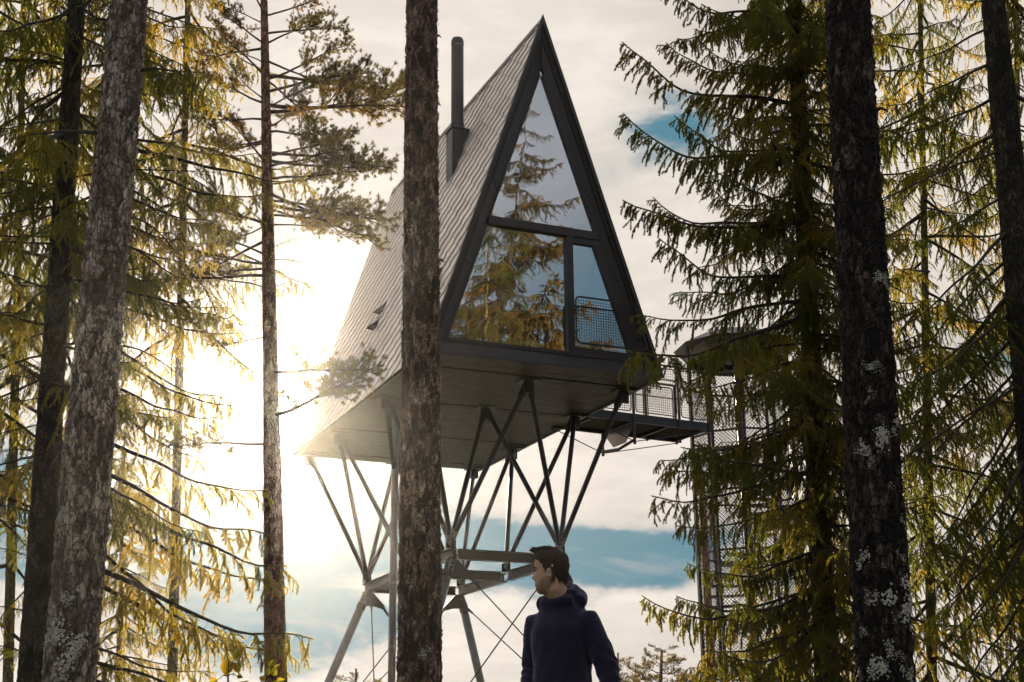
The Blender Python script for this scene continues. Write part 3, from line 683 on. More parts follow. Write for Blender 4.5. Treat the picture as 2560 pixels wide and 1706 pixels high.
# ---------------------------------------------------------------- trunks
def trunk(tree, fn_p, fn_r, z0, z1, mat_, segs=40, dz=.03, amp=.0, plate=(11, 4.5), flare=True, seed=0, name='trunk'):
    k = max(4, int((z1-z0)/dz)); V = []; pa = []; T0 = tree.location
    for i in range(k+1):
        z = z0+(z1-z0)*i/k; c = fn_p(z); r = fn_r(z)
        for j in range(segs):
            th = 2*math.pi*j/segs; u_ = Vector((math.cos(th), math.sin(th), 0)); h = 0; a_ = .5
            if amp:
                q = Vector((u_.x*r*plate[0], u_.y*r*plate[0], z*plate[1]+seed*7)); wob = noise.noise_vector(q*.7)*.5
                dd, pts = noise.voronoi(q+wob); e = min(1, (dd[1]-dd[0])*3.2); a_ = noise.cell(pts[0]*31.7+Vector((5, 5, 5)))
                h = amp*(e*.75+a_*.5-.6)+amp*.8*noise.fractal(q*1.9, 1, 2, 3)
            h += r*.05*noise.noise(Vector((u_.x*1.3, u_.y*1.3, z*.7+seed)))
            p = c+u_*(r+h); V.append(p-T0); pa += [a_]
    n_ = segs; P = [(i*n_+j, i*n_+(j+1) % n_, (i+1)*n_+(j+1) % n_, (i+1)*n_+j) for i in range(k) for j in range(n_)]+[tuple(range(k*n_, k*n_+n_))]
    me = mesh_np(name, V, P, mat_, smooth=True); at_ = me.attributes.new('plate', 'FLOAT', 'POINT'); at_.data.foreach_set('value', pa)
    o = bpy.data.objects.new(name, me); link(o, tree); return o
def tree_line(ub, vb, ut, vt, Y, zt):
    "axis of a trunk seen through two photo pixels at distance Y, as a function of height"
    b_, t_ = at(ub, vb, Y), at(ut, vt, Y); sl_ = (t_-b_)/(t_.z-b_.z)
    g0 = b_+sl_*(GZ-b_.z); gz = gh(g0.x, g0.y)
    return (lambda z: b_+sl_*(z-b_.z)), Vector((*(b_+sl_*(gz-b_.z)).xy, gz)), b_.z, t_.z
def rad_line(zb, rb, zt, rt, flare_z, fl=.35):
    return lambda z: max(.02, rb+(rt-rb)*(z-zb)/(zt-zb))*(1+fl*math.exp(-max(0, z-flare_z)/.25))
def flakes(tree, fn_p, fn_r, z0, z1, n_, mat_, size=.02, name='bark_flakes'):
    b = MB(); 
    for i in range(n_):
        z = random.uniform(z0, z1); th = random.uniform(0, 6.283); u_ = Vector((math.cos(th), math.sin(th), 0)); t = Vector((-u_.y, u_.x, 0)); p = fn_p(z)+u_*fn_r(z)*1.0-tree.location
        a, h_, lf = size*random.uniform(.4, 1), size*random.uniform(.7, 2.2), size*random.uniform(.15, .9)
        s1 = random.choice((-1, 1)); zz_ = Vector((0, 0, 1))
        b.add([p+t*a*.5-zz_*h_*.5, p-t*a*.5-zz_*h_*.4, p-t*a*.4+zz_*h_*.5+u_*(lf if s1 > 0 else 0), p+t*a*.5+zz_*h_*.45+u_*lf, p+u_*(lf*.5+.004)], [(0, 1, 4), (1, 2, 4), (2, 3, 4), (3, 0, 4), (0, 3, 2, 1)])
    tag(b.obj(name, mat_, tree), kind='stuff')
def lichen(tree, fn_p, fn_r, u, v, Y, size, n_=60):
    n_ = int(n_*1.9)
    "a patch of small pale lobes on the bark near photo pixel (u, v)"
    p = at(u, v, Y); c = fn_p(p.z); r = fn_r(p.z); dx = max(-.98, min(.98, (p.x-c.x)/r)); th0 = math.atan2(-math.sqrt(1-dx*dx), dx); b = MB()
    cl = [(random.gauss(0, .5), random.gauss(0, .5)) for _ in range(5)]
    for i in range(n_):
        q = random.choice(cl); a, h_ = q[0]+random.gauss(0, .26), q[1]+random.gauss(0, .3); th = th0+a*size/r; z = p.z+h_*size*1.15
        u_ = Vector((math.cos(th), math.sin(th), 0)); o_ = fn_p(z)+u_*(r*1.0+.005)-tree.location; t = Vector((-u_.y, u_.x, 0)); s_ = size*random.uniform(.03, .13)
        k = 6; ring_ = [o_+(t*math.cos(j*1.047)+Vector((0, 0, 1))*math.sin(j*1.047))*s_*random.uniform(.6, 1.3)+u_*random.uniform(.0, .007) for j in range(k)]
        b.add(ring_+[o_+u_*(.006+s_*.25)], [(j, (j+1) % k, k) for j in range(k)])
    return tag(b.obj('lichen', lichen_m, tree), kind='stuff')
def near_trunk(name, label, ub, vb, ut, vt, Y, wb, wt, mat_, amp, plate, seed, nfl, ztop=11.5, group='bare trunks standing in front'):
    fn, base, zb, zt = tree_line(ub, vb, ut, vt, Y, 0); rb, rt = wb/2/F*Y*1.02, wt/2/F*Y*1.10
    fr_ = rad_line(zb, rb, zt, rt, base.z); t = empty(name, base); tag(t, label, 'tree', group)
    trunk(t, fn, fr_, base.z-.1, min(zt+.4, ztop), mat_, 110, .016, amp, plate, seed=seed)
    if ztop > zt+.4: trunk(t, fn, fr_, zt+.4, ztop, mat_, 24, .1, 0, seed=seed, name='upper_trunk')
    flakes(t, fn, fr_, base.z, zt+.3, nfl, mat_)
    for k in range(9):     # the crown far above the frame
        z = ztop-.1-k*.34; a = k*2.4; c = fn(z); branch(t, c, c+Vector((math.cos(a)*(1.0+k*.12), math.sin(a)*(1.0+k*.12), .45)), 'pine', 1.0)
    return t, fn, fr_
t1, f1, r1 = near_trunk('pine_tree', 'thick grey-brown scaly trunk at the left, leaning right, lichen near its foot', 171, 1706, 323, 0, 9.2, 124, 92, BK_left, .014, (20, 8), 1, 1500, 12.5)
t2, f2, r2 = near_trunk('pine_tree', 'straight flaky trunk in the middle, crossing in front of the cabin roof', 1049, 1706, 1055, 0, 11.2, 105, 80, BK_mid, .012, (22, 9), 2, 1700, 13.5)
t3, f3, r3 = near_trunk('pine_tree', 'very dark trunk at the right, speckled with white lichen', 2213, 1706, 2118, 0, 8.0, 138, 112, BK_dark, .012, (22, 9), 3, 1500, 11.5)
for u, v, s_, n_ in ((2188, 705, .05, 60), (2200, 720, .035, 40), (2222, 745, .03, 30), (2172, 940, .04, 50), (2150, 937, .03, 30), (2238, 935, .03, 40), (2192, 1118, .06, 110), (2145, 1140, .045, 70), (2230, 1075, .05, 50), (2160, 1165, .03, 40),
                     (2212, 1225, .025, 20), (2240, 1315, .03, 30), (2150, 1400, .045, 60), (2240, 1400, .03, 30), (2195, 1430, .025, 20), (2245, 1500, .085, 130), (2165, 1500, .04, 50), (2228, 1552, .03, 40), (2205, 1620, .04, 50), (2180, 1660, .06, 100), (2262, 1570, .03, 30), (2150, 1590, .03, 40),
                     (2255, 1690, .05, 60), (2160, 1000, .03, 30), (2150, 1020, .02, 20), (2090, 425, .03, 40), (2235, 1640, .03, 30)): lichen(t3, f3, r3, u, v, 8.0, s_, n_)
for u, v, s_ in ((265, 640, .03), (250, 800, .04), (275, 790, .03), (235, 1000, .03), (205, 1090, .04), (190, 1240, .05), (170, 1300, .05), (195, 1500, .06), (160, 1590, .09), (200, 1620, .09), (175, 1670, .08), (140, 1600, .06)): lichen(t1, f1, r1, u, v, 9.2, s_, 60)
for u, v, s_ in ((1047, 1017, .03), (1092, 1150, .03), (1062, 1225, .02), (1082, 1370, .03), (1033, 1470, .035), (1060, 1640, .05), (1015, 1700, .03), (1040, 1560, .02)): lichen(t2, f2, r2, u, v, 11.2, s_, 40)
for tr_, fn, fr_, Y, lst in ((t1, f1, r1, 9.2, ((300, 180, 1, .25), (262, 335, -1, .5))), (t2, f2, r2, 11.2, ((1092, 95, 1, .05), (1090, 655, 1, .07), (1090, 265, 1, .04))), (t3, f3, r3, 8.0, ((2180, 280, 1, .08),))):
    for u, v, sg, ln_ in lst:   # short dead stubs
        p = at(u, v, Y); c = fn(p.z); b = MB(); o_ = c+Vector((sg*fr_(p.z)*.9, -.02, 0))-tr_.location
        b.tube([o_, o_+Vector((sg*ln_*.5, -.01, .01)), o_+Vector((sg*ln_, -.02, -.02))], [.016, .011, .004], 6); b.obj('dead_stub', twig, tr_)
# ---------------------------------------------------------------- trees with branches
def conifer(name, label, ub, vb, ut, vt, Y, wb, wt, bmat, ztop, amp=.006, group='spruces standing around the clearing', segs=40, dz=.04, cat='tree'):
    fn, base, zb, zt = tree_line(ub, vb, ut, vt, Y, 0); rb, rt = wb/2/F*Y, wt/2/F*Y
    r0 = rad_line(zb, rb, zt, rt, base.z); rr_ = lambda z: max(.025, r0(z)) if z < zt else max(.02, rt*(1-(z-zt)/(ztop-zt+.5)))
    t = empty(name, base); tag(t, label, cat, group); trunk(t, fn, rr_, base.z-.1, ztop, bmat, segs, dz, amp, (14, 9), seed=ub)
    return t, fn, rr_
def whorls(t, fn, z0, z1, dz, per, L, key, pitch, azr=None, jit=.25, roll=0):
    z = z0; a0 = random.random()*6
    while z < z1:
        for k in range(per):
            a = a0+k*2*math.pi/per+random.uniform(-.35, .35)
            if azr is not None and not azr(a % (2*math.pi)): continue
            l = (L(z) if callable(L) else L)*random.uniform(.75, 1.15); pt = pitch(z) if callable(pitch) else pitch; pt += random.uniform(-.3, .22)
            zc = z+random.uniform(-dz*.4, dz*.4); c = fn(zc)
            kk = key if isinstance(key, str) else random.choice(key)
            branch(t, c, c+Vector((math.cos(a)*math.cos(pt), math.sin(a)*math.cos(pt), math.sin(pt)))*l, kk, 1, random.uniform(-roll, roll))
        z += dz; a0 += .9
def reach(t, fn, v0, u1, v1, Y, dy, key, sc=1.0, fromu=None):
    "a branch from the trunk at photo row v0 to a tip at pixel (u1, v1), dy metres nearer or farther"
    c0 = at(1280 if fromu is None else fromu, v0, Y); c = fn(c0.z); return branch(t, c, at(u1, v1, Y+dy), key, sc)
# right spruce beside the cabin
YR = 15.0
s9, fn, _ = conifer('spruce_tree', 'broad green spruce right of the cabin, its branch tips reaching towards the gable', 2068, 1706, 1985, 0, YR, 62, 40, BK_moss, 13.0)
for v0, u1, v1, dy, k in ((262, 1548, 140, -.3, 'up'), (205, 1655, 130, .4, 'up'), (180, 1770, 128, -.8, 'up'), (300, 1740, 250, .9, 'up'), (395, 1552, 325, .2, 'up'), (375, 1680, 330, -.9, 'up'), (60, 1790, 55, .2, 'up'), (40, 1640, -30, -.4, 'up'), (90, 1850, 90, .9, 'up'),
                         (570, 1560, 525, -.2, 'up'), (545, 1745, 465, .6, 'up'), (560, 1620, 520, .9, 'up'), (700, 1640, 625, -.5, 'up'), (760, 1600, 760, .5, 'droop'), (690, 1700, 700, 1, 'droop'), (800, 1560, 830, -1.2, 'droop'), (900, 1700, 940, -.4, 'droop'), (990, 1760, 1050, -.9, 'sparse'),
                         (1080, 1645, 1120, .2, 'droop'), (1060, 1700, 1085, -.8, 'droop'), (1180, 1620, 1215, -.2, 'droop'), (1250, 1690, 1290, .7, 'droop'), (1380, 1730, 1440, -.5, 'up'), (1500, 1610, 1525, .1, 'up'), (1480, 1690, 1515, .8, 'up'), (1650, 1690, 1690, -.3, 'droop'), (1600, 1720, 1640, .6, 'droop'), (1560, 1760, 1590, -1, 'droop')):
    reach(s9, fn, v0, u1, v1, YR, dy, k, 1.0)
nl = lambda a: not (2.6 < a < 3.7)
whorls(s9, fn, 1.0, 12.8, .44, 5, lambda z: 1.7, ['droop', 'droop', 'gold', 'up'], -.05, nl)
whorls(s9, fn, .8, 10.5, .27, 7, lambda z: 1.05, ['gold', 'droop', 'droop'], -.5, lambda a: 3.5 < a < 6.0)
whorls(s9, fn, 1.0, 9.6, .6, 5, lambda z: 1.25, ['droop', 'gold'], -.15)
# far right spruce
YF = 10.0
s10, fn, _ = conifer('spruce_tree', 'dark mossy spruce trunk at the right edge with long bare-looking boughs sloping left', 2655, 1706, 2482, 0, YF, 120, 62, BK_spruce, 10.5)
for v0, u1, v1, dy, k in ((60, 2210, 130, .6, 'sparse'), (150, 2200, 190, -.3, 'sparse'), (230, 2190, 320, .8, 'droop'), (370, 2215, 460, -.5, 'bare'), (330, 2260, 400, 1.2, 'droop'), (480, 2230, 560, .3, 'sparse'), (560, 2210, 720, -.3, 'sparse'), (620, 2230, 830, .7, 'sparse'), (760, 2230, 930, -.2, 'droop'), (820, 2225, 1020, .9, 'sparse'), (900, 2240, 1080, .2, 'sparse'), (940, 2260, 1170, -.6, 'bare'),
                         (980, 2250, 1290, .4, 'sparse'), (1100, 2270, 1370, -.2, 'sparse'), (1180, 2280, 1460, .5, 'sparse'), (1290, 2280, 1560, 0, 'sparse'), (1400, 2290, 1680, .4, 'sparse'), (1500, 2330, 1780, -.3, 'sparse'), (1000, 2330, 1330, 1.1, 'droop'), (1600, 2400, 1850, .2, 'sparse'), (1250, 2350, 1500, 1.1, 'sparse'), (700, 2300, 860, 1.4, 'sparse')):
    reach(s10, fn, v0, u1, v1, YF, dy, k, 1.05, 2480)
whorls(s10, fn, .3, 10.2, .8, 3, 1.5, ['sparse', 'droop'], -.45, lambda a: not (2.5 < a < 5.4))
# spruces behind, between the two right trunks
for i, (ub, ut, Y, lab, L_) in enumerate(((2330, 2300, 17.5, 'green spruce standing behind, between the dark lichen trunk and the right edge', 2.3), (2560, 2540, 21.0, 'spruce farthest to the right, seen behind the boughs of the edge trunk', 2.4))):
    t, fn, _ = conifer('spruce_tree', lab, ub, 1706, ut, 0, Y, 26, 14, BK_moss, 15 if Y < 20 else 15.5, 0, segs=12, dz=.3)
    whorls(t, fn, 1.0, 14, .7, 5, lambda z, L_=L_: L_*(1-.035*z), ['droop', 'sparse', 'gold'], -.22)
# left spruces
YL = 12.5
s5, fn, _ = conifer('spruce_tree', 'slender dark spruce at the left edge, left of the thick scaly trunk', 82, 1706, 192, 0, YL, 74, 48, BK_spruce, 12.2)
for v0, u1, v1, dy, k in ((30, -120, 40, -1.2, 'droop'), (20, 420, -20, -1.6, 'bare'), (160, -60, 60, -.6, 'droop'), (200, -100, 330, .5, 'sparse'), (300, -80, 280, -.8, 'droop'), (330, 330, 430, .3, 'sparse'), (420, -100, 340, .3, 'sparse'), (520, -90, 500, -.4, 'droop'), (500, 320, 600, .6, 'sparse'), (610, -60, 560, -.9, 'droop'), (700, -50, 800, -.5, 'droop'), (760, 280, 830, .3, 'bare'),
                         (820, -90, 860, .2, 'sparse'), (880, 250, 990, -.2, 'bare'), (960, -60, 900, -.4, 'bare'), (1050, -90, 1130, .2, 'bare'), (1130, -100, 1090, -.2, 'bare'), (1180, 260, 1130, .2, 'bare'), (1290, -80, 1210, .2, 'bare'), (1400, -90, 1330, -.3, 'bare'), (1440, -60, 1540, .3, 'sparse'), (1530, -110, 1500, .2, 'bare'), (1640, -70, 1560, -.3, 'droop')):
    reach(s5, fn, v0, u1, v1, YL, dy, k, 1.0, 130)
whorls(s5, fn, 5.6, 12, .75, 3, 1.7, ['sparse', 'droop'], -.12)
whorls(s5, fn, 3.0, 5.6, .5, 5, 1.5, ['sparse', 'droop', 'bare'], -.1)
YG = 14.5
s6, fn, _ = conifer('spruce_tree', 'sunlit yellow-green spruce whose boughs hang between the left trunk and the orange pine', 175, 1706, 300, 0, YG, 60, 40, BK_spruce, 13.5)
for v0, u1, v1, dy, k in ((10, 520, 40, -.6, 'gold'), (60, 560, 110, .5, 'gold'), (100, 460, 150, -1.2, 'droop'), (180, 530, 195, -.4, 'droop'), (200, 500, 260, .6, 'droop'), (362, 770, 385, .1, 'gold'), (330, 640, 350, .8, 'gold'), (400, 690, 440, -.5, 'gold'), (470, 560, 520, -.3, 'gold'), (540, 540, 580, .4, 'gold'), 
                         (700, 560, 735, .2, 'gold'), (740, 600, 800, .5, 'gold'), (850, 600, 960, .3, 'gold'), (940, 560, 1000, -.4, 'gold'), (980, 520, 1120, .5, 'gold'), (1080, 680, 1180, .3, 'gold'), (1160, 690, 1280, .1, 'gold'),
                         (1200, 735, 1345, -.3, 'gold'), (1260, 700, 1400, .4, 'gold'), (1340, 640, 1560, .2, 'gold'), (1400, 800, 1520, -.2, 'gold'), (1440, 740, 1560, .5, 'gold'), (1600, 520, 1640, .2, 'gold'), (1640, 620, 1650, -.2, 'gold'), (1680, 500, 1720, .3, 'gold')):
    reach(s6, fn, v0, u1, v1, YG, dy, k, 1.0, 240)
whorls(s6, fn, 5.3, 13.2, .62, 5, 1.6, ['gold', 'droop'], -.12)
whorls(s6, fn, 3.2, 5.3, 1.0, 3, 1.5, ['gold'], -.25)
for i, (ub, ut, Y, lab, L_, z0, z1) in enumerate(((20, 60, 18.5, 'shadowy spruce filling the left edge behind the slender dark trunk', 2.3, 3.0, 16), (430, 470, 23.0, 'pale sunlit spruce in the haze behind the yellow-green boughs', 2.4, 7.6, 15.5), (-60, -40, 14, 'spruce cut off by the left edge of the view', 2.0, 1.2, 12.5))):
    t, fn, _ = conifer('spruce_tree', lab, ub, 1706, ut, 0, Y, 26, 16, BK_moss, z1, 0, segs=12, dz=.3)
    whorls(t, fn, z0, z1-.6, 1.15, 4, L_, ['droop', 'gold', 'sparse'] if i != 1 else ['gold'], -.2)
t, fn, _ = conifer('young_pine', 'small thin pine in the low left distance below the yellow-green boughs', 296, 1706, 306, 1290, 30, 16, 8, BK_pine, 7.4, 0, 'small trees in the distance', 8, .4)
whorls(t, fn, 2.0, 7.3, .42, 4, lambda z: .5+.33*max(0, 7.4-z)**.8, 'gold', -.1)
# orange pine
YP = 20.0
p4, fn, _ = conifer('pine_tree', 'tall orange-barked pine left of the cabin, half lost in the sun glare', 690, 1706, 660, 0, YP, 56, 20, BK_pine, 13.6, .006, 'pines beside the cabin', 40, .04)
for v0, u1, v1, dy, k in ((-20, 790, -60, .3, 'pine'), (40, 830, 20, .4, 'pine'), (85, 840, 60, -.5, 'pine'), (110, 800, 95, .8, 'pine'), (200, 870, 150, .2, 'pine'), (230, 880, 185, -.8, 'pine'), (190, 960, 215, .9, 'pine'), (270, 800, 250, -.4, 'pine'), (262, 1005, 330, -.3, 'pine'), (280, 1010, 300, .5, 'pine'), (330, 830, 340, -.7, 'pine'), (390, 880, 400, .4, 'pine'), (380, 935, 440, -.2, 'pine'), (400, 920, 470, .8, 'pine'), (420, 850, 380, -1, 'pine'),
                         (500, 900, 560, .3, 'pine'), (510, 940, 600, -.4, 'pine'), (520, 850, 590, 1, 'pine'), (540, 800, 540, -1, 'pine'), (30, 560, -60, .2, 'pine'), (60, 550, 20, -.4, 'pine'), (110, 560, 60, .5, 'pine'), (160, 560, 110, -.5, 'pine'), (190, 520, 110, .2, 'pine'), (260, 500, 220, .4, 'pine'), (250, 560, 200, -.7, 'pine'), (300, 480, 300, .1, 'pine'), (410, 540, 330, .4, 'pine'), (120, 480, 170, .6, 'pine'), (560, 560, 640, -.3, 'pine'), (600, 450, 700, .4, 'pine'), (560, 820, 610, .7, 'pine'), (320, 760, 300, .9, 'pine'), (350, 560, 400, .9, 'pine'), (360, 520, 380, -.6, 'pine'), (640, 480, 600, .2, 'pine'), (660, 430, 660, -.4, 'pine'),
                         (670, 500, 700, .8, 'pine'), (690, 400, 690, .3, 'pine'), (560, 480, 560, .9, 'pine'), (1040, 900, 1010, -1.4, 'pine'), (930, 860, 950, -1.2, 'pine'), (450, 900, 430, .2, 'pine'), (480, 860, 640, -.5, 'pine'), (460, 800, 470, .6, 'pine'), (150, 850, 240, .3, 'pine'), (200, 790, 300, -.3, 'pine'), (840, 560, 900, .3, 'pine'), (1110, 430, 1140, .2, 'pine')):
    reach(p4, fn, v0, u1, v1, YP, dy, k, 1.05, 670)
for v0, u1, v1 in ((652, 790, 630), (620, 760, 600), (815, 745, 870), (820, 560, 790), (700, 600, 690)):
    o = reach(p4, fn, v0, u1, v1, YP, -.1, 'bare', 1.0, 670); o.name = 'dead_branch'
# low distant trees along the bottom
t, fn, _ = conifer('pine_tree', 'small round-topped pine in the distance just right of the man', 1648, 1800, 1655, 1620, 42, 14, 6, BK_pine, 8.6 if False else at(1655, 1625, 42).z, 0, 'small trees in the distance', 8, .4)
zt_ = at(1655, 1625, 42).z; whorls(t, fn, zt_-2.2, zt_-.05, .30, 5, lambda z: .35+1.0*min(1, max(0, zt_-z)/1.2), 'pine', .25)
for u, v, Y, lab in ((890, 1672, 30, 'tip of a small tree at the bottom, left of the middle trunk'), (1545, 1632, 34, 'tip of a small tree peeping out behind the man\'s far arm'), (1180, 1712, 36, 'tip of a small tree between the steel legs at the bottom')):
    zt_ = at(u, v, Y).z; t, fn, _ = conifer('young_pine', lab, u, 1900, u, 1650, Y, 8, 4, BK_pine, zt_, 0, 'small trees in the distance', 8, .4)
    whorls(t, fn, zt_-2.4, zt_-.1, .33, 4, lambda z: .25+.45*max(0, zt_-z)**.8, 'pine', .3)
# trees at the viewer's back, seen mirrored in the gable window
for i, (x, y, zt_, ln_, lab) in enumerate(((14.6, 11.6, 22.4, 2.5, 'tall sunlit spruce mirrored large in the gable window'), (24.5, 13.5, 17.5, 0, 'lower spruce mirrored at the right of the gable window'), (17.5, 3.5, 17.5, .5, 'bushy spruce mirrored low in the gable window'), (12.0, 8.6, 13.5, 0, 'young spruce mirrored at the foot of the left pane'), (20.5, 17.5, 13.5, 0, 'spruce mirrored behind the balcony rail'))):
    gz = gh(x-.68*ln_, y-.73*ln_); t = empty('spruce_tree', (x-.68*ln_, y-.73*ln_, gz)); tag(t, lab, 'tree', 'spruces mirrored in the window'); fn = lambda z, x=x, y=y, ln_=ln_, zt_=zt_: Vector((x-.68*ln_*(1-max(0, z)/zt_)**.8, y-.73*ln_*(1-max(0, z)/zt_)**.8, z))
    trunk(t, fn, lambda z, zt_=zt_: max(.02, .22*(1-(z+.8)/(zt_+1))), gz-.1, zt_-.01, BK_spruce, 12, .4)
    z = 1.5
    while z < zt_-.2:
        for k in range(5 if z < zt_-3 else 4):
            a = random.uniform(0, 6.28); l = (.3+min(3.6, .30*(zt_-z)))*random.choice((.45, .7, 1.0, 1.35)); c = fn(z+random.uniform(-.3, .1)); pt = random.uniform(-.35, .15)
            branch(t, c, c+Vector((math.cos(a)*math.cos(pt), math.sin(a)*math.cos(pt), math.sin(pt)))*l, 'front')
        z += .62 if z < zt_-4 else .42
# leafy saplings at the very bottom left
leaf_m = needle_mat('birch_leaves', (.17, .15, .015), (.62, .50, .03), .6)
def leaf(b, p, d, nrm, s_):
    d = d.normalized(); sd = d.cross(nrm).normalized(); nn = sd.cross(d)
    prof = [(0, 0), (.18, .30), (.4, .42), (.65, .30), (.85, .12), (1, 0)]
    L_ = [p+d*s_*a+sd*s_*w_+nn*s_*.12*w_ for a, w_ in prof]; R_ = [p+d*s_*a-sd*s_*w_+nn*s_*.12*w_ for a, w_ in prof[1:-1]]; M_ = [p+d*s_*a-nn*s_*.03 for a, _ in prof[1:-1]]
    V = L_+R_+M_; P = []
    li = [0, 1, 2, 3, 4, 5]; ri = [0, 6, 7, 8, 9, 5]; mi = [0, 10, 11, 12, 13, 5]
    for a in range(5):
        for q in (li, ri): P.append([x for i_, x in enumerate((q[a], q[a+1], mi[a+1], mi[a])) if i_ == 0 or x != (q[a], q[a+1], mi[a+1], mi[a])[i_-1]])
    P = [list(dict.fromkeys(x)) for x in P]; b.add(V, [x for x in P if len(x) > 2])
for u, v, Y, lab, spec in ((570, 1690, 6.2, 'sapling with one broad yellow-green leaf at the bottom left', [(572, 1650, .075, (-.2, .1, -1), (.2, -1, .2)), (583, 1655, .06, (.5, 0, -1), (.9, -.5, .1)), (585, 1648, .045, (.5, 0, .8), (.4, -.6, 0)), (592, 1690, .03, (1, 0, -.3), (.2, -1, .5)), (545, 1700, .05, (-1, 0, -.4), (0, -1, .5))]),
                           (682, 1695, 6.0, 'curled yellow sapling leaves in front of the orange pine trunk', [(668, 1690, .04, (.1, 0, 1), (.8, -.6, 0)), (680, 1690, .04, (.5, 0, 1), (.4, -.8, .1)), (684, 1672, .035, (.8, 0, .5), (.2, -.6, .8)), (672, 1668, .03, (-.2, 0, 1), (1, -.4, 0)), (690, 1705, .04, (1, 0, .2), (.2, -1, .4)), (684, 1700, .045, (.2, 0, -.8), (.4, -1, 0)), (665, 1702, .035, (-.7, 0, .4), (.2, -1, .1)), (676, 1664, .03, (.5, 0, .8), (.2, -.6, .8))])):
    b0 = at(u, 1790, Y); b0.z = gh(b0.x, b0.y); t = empty('sapling', b0); tag(t, lab, 'sapling', 'leafy saplings at the bottom left')
    tips = [at(a[0], a[1], Y+random.uniform(-.05, .05)) for a in spec]; top = at(u, v, Y); b = MB()
    b.tube([Vector((0, 0, 0)), (top-b0)*.5+Vector((.03, 0, 0)), top-b0], [.009, .006, .004], 6)
    for q in tips: b.tube([top-b0, (top+q)/2-b0+Vector((0, 0, .01)), q-b0], [.0025, .002, .0015], 5)
    b.obj('stem', twig, t)
    for q, a in zip(tips, spec):
        b = MB(); leaf(b, q-b0, Vector(a[3]), Vector(a[4]), a[2]); b.obj('leaf', leaf_m, t, True)
# undergrowth on the forest floor
b = MB()
for i in range(9000):
    a = random.uniform(0, 6.283); r_ = 2+28*random.random()**.7; x, y = math.cos(a)*r_, math.sin(a)*r_+4; z = gh(x, y); h_ = random.uniform(.04, .16); d = Vector((random.gauss(0, .5), random.gauss(0, .5), 1)).normalized()*h_; s_ = Vector((random.gauss(0, 1), random.gauss(0, 1), 0)).normalized()*h_*.13
    p = Vector((x, y, z-.01)); b.add([p-s_, p+s_, p+d], [(0, 1, 2)])
tag(b.obj('undergrowth', ND_green), kind='stuff')
# ---------------------------------------------------------------- the man in the hooded top
def sk(c, r1, g, b_, nm, rough=.6, spec=.4):
    m_, T = mat(nm); oc = ocoord(T); n1 = T.noise(oc, 45, 5, .6)
    bs = finish(T, T.ramp(n1, [(.3, c), (.7, r1)]), rough, 0, T.noise(oc, 300, 3), .15, .002, spec); bs.inputs['Subsurface Weight'].default_value = g; bs.inputs['Subsurface Radius'].default_value = (.02, .008, .004); return m_
skin_m = sk((.58, .31, .20), (.68, .40, .27), .12, 0, 'skin')
hair_m = simple('brown_hair', (.075, .038, .022), .5, 0, .75, 110, .9)
m_, T = mat('navy_fleece'); oc = ocoord(T); n1 = T.noise(oc, 7, 5); n2 = T.noise(oc, 420, 2)
bs = finish(T, T.ramp(n1, [(.3, (.010, .008, .018)), (.7, (.018, .013, .031))]), .92, 0, T.m('ADD', T.m('MULTIPLY', T.noise(oc, 9, 4, .6), 3), n2), .35, .004, .2)
bs.inputs['Sheen Weight'].default_value = .35; bs.inputs['Sheen Roughness'].default_value = .5; bs.inputs['Sheen Tint'].default_value = (.75, .65, 1, 1); fleece = m_
denim = simple('dark_denim', (.02, .022, .035), .85, 0, .25, 20, .2)
white_cord = simple('white_cord', (.75, .72, .66), .7)
def ell(cx, cy, z, rx, ry, n=28, e=2.3):
    out = []
    for i in range(n):
        a = 2*math.pi*i/n; c, s_ = math.cos(a), math.sin(a)
        out.append(Vector((cx+rx*math.copysign(abs(c)**(2/e), c), cy+ry*math.copysign(abs(s_)**(2/e), s_), z)))
    return out
def loft(b, rings_):
    n_ = len(rings_[0]); V = [p for r_ in rings_ for p in r_]; k = len(rings_)
    P = [(i*n_+j, i*n_+(j+1) % n_, (i+1)*n_+(j+1) % n_, (i+1)*n_+j) for i in range(k-1) for j in range(n_)]+[tuple(range(n_-1, -1, -1)), tuple((k-1)*n_+j for j in range(n_))]
    b.add(V, P)
def fuse(b, name, voxel, mat_, parent=None, smooth=6, disp=None, orient=True):
    "one continuous skin over all the shapes in b"
    me = mesh_np(name, b.V, b.P, mat_); tmp = bpy.data.objects.new('tmp', me); C.objects.link(tmp)
    m1 = tmp.modifiers.new('r', 'REMESH'); m1.mode = 'VOXEL'; m1.voxel_size = voxel
    m2 = tmp.modifiers.new('s', 'SMOOTH'); m2.iterations = smooth; m2.factor = .5
    dg = bpy.context.evaluated_depsgraph_get(); dg.update(); out = bpy.data.meshes.new_from_object(tmp.evaluated_get(dg)); bpy.data.objects.remove(tmp)
    out.name = name; out.materials.clear(); out.materials.append(mat_)
    if disp:
        n_ = len(out.vertices); co = [v.co.copy() for v in out.vertices]; no = [v.normal.copy() for v in out.vertices]
        for v, c, q in zip(out.vertices, co, no): v.co = c+q*disp(c)
    out.polygons.foreach_set('use_smooth', [True]*len(out.polygons)); out.update()
    o = bpy.data.objects.new(name, out); return link(o, parent)
def fdir(ax): return Vector(ax).normalized()
PX = at(1404, 1560, 7.05); gzp = gh(PX.x, 7.05)
MAN = Vector((PX.x, 7.05, gzp)); Fv = Vector((-.5, -.866, 0))
man_rot = math.atan2(-Fv.x, Fv.y)          # local +y looks along Fv
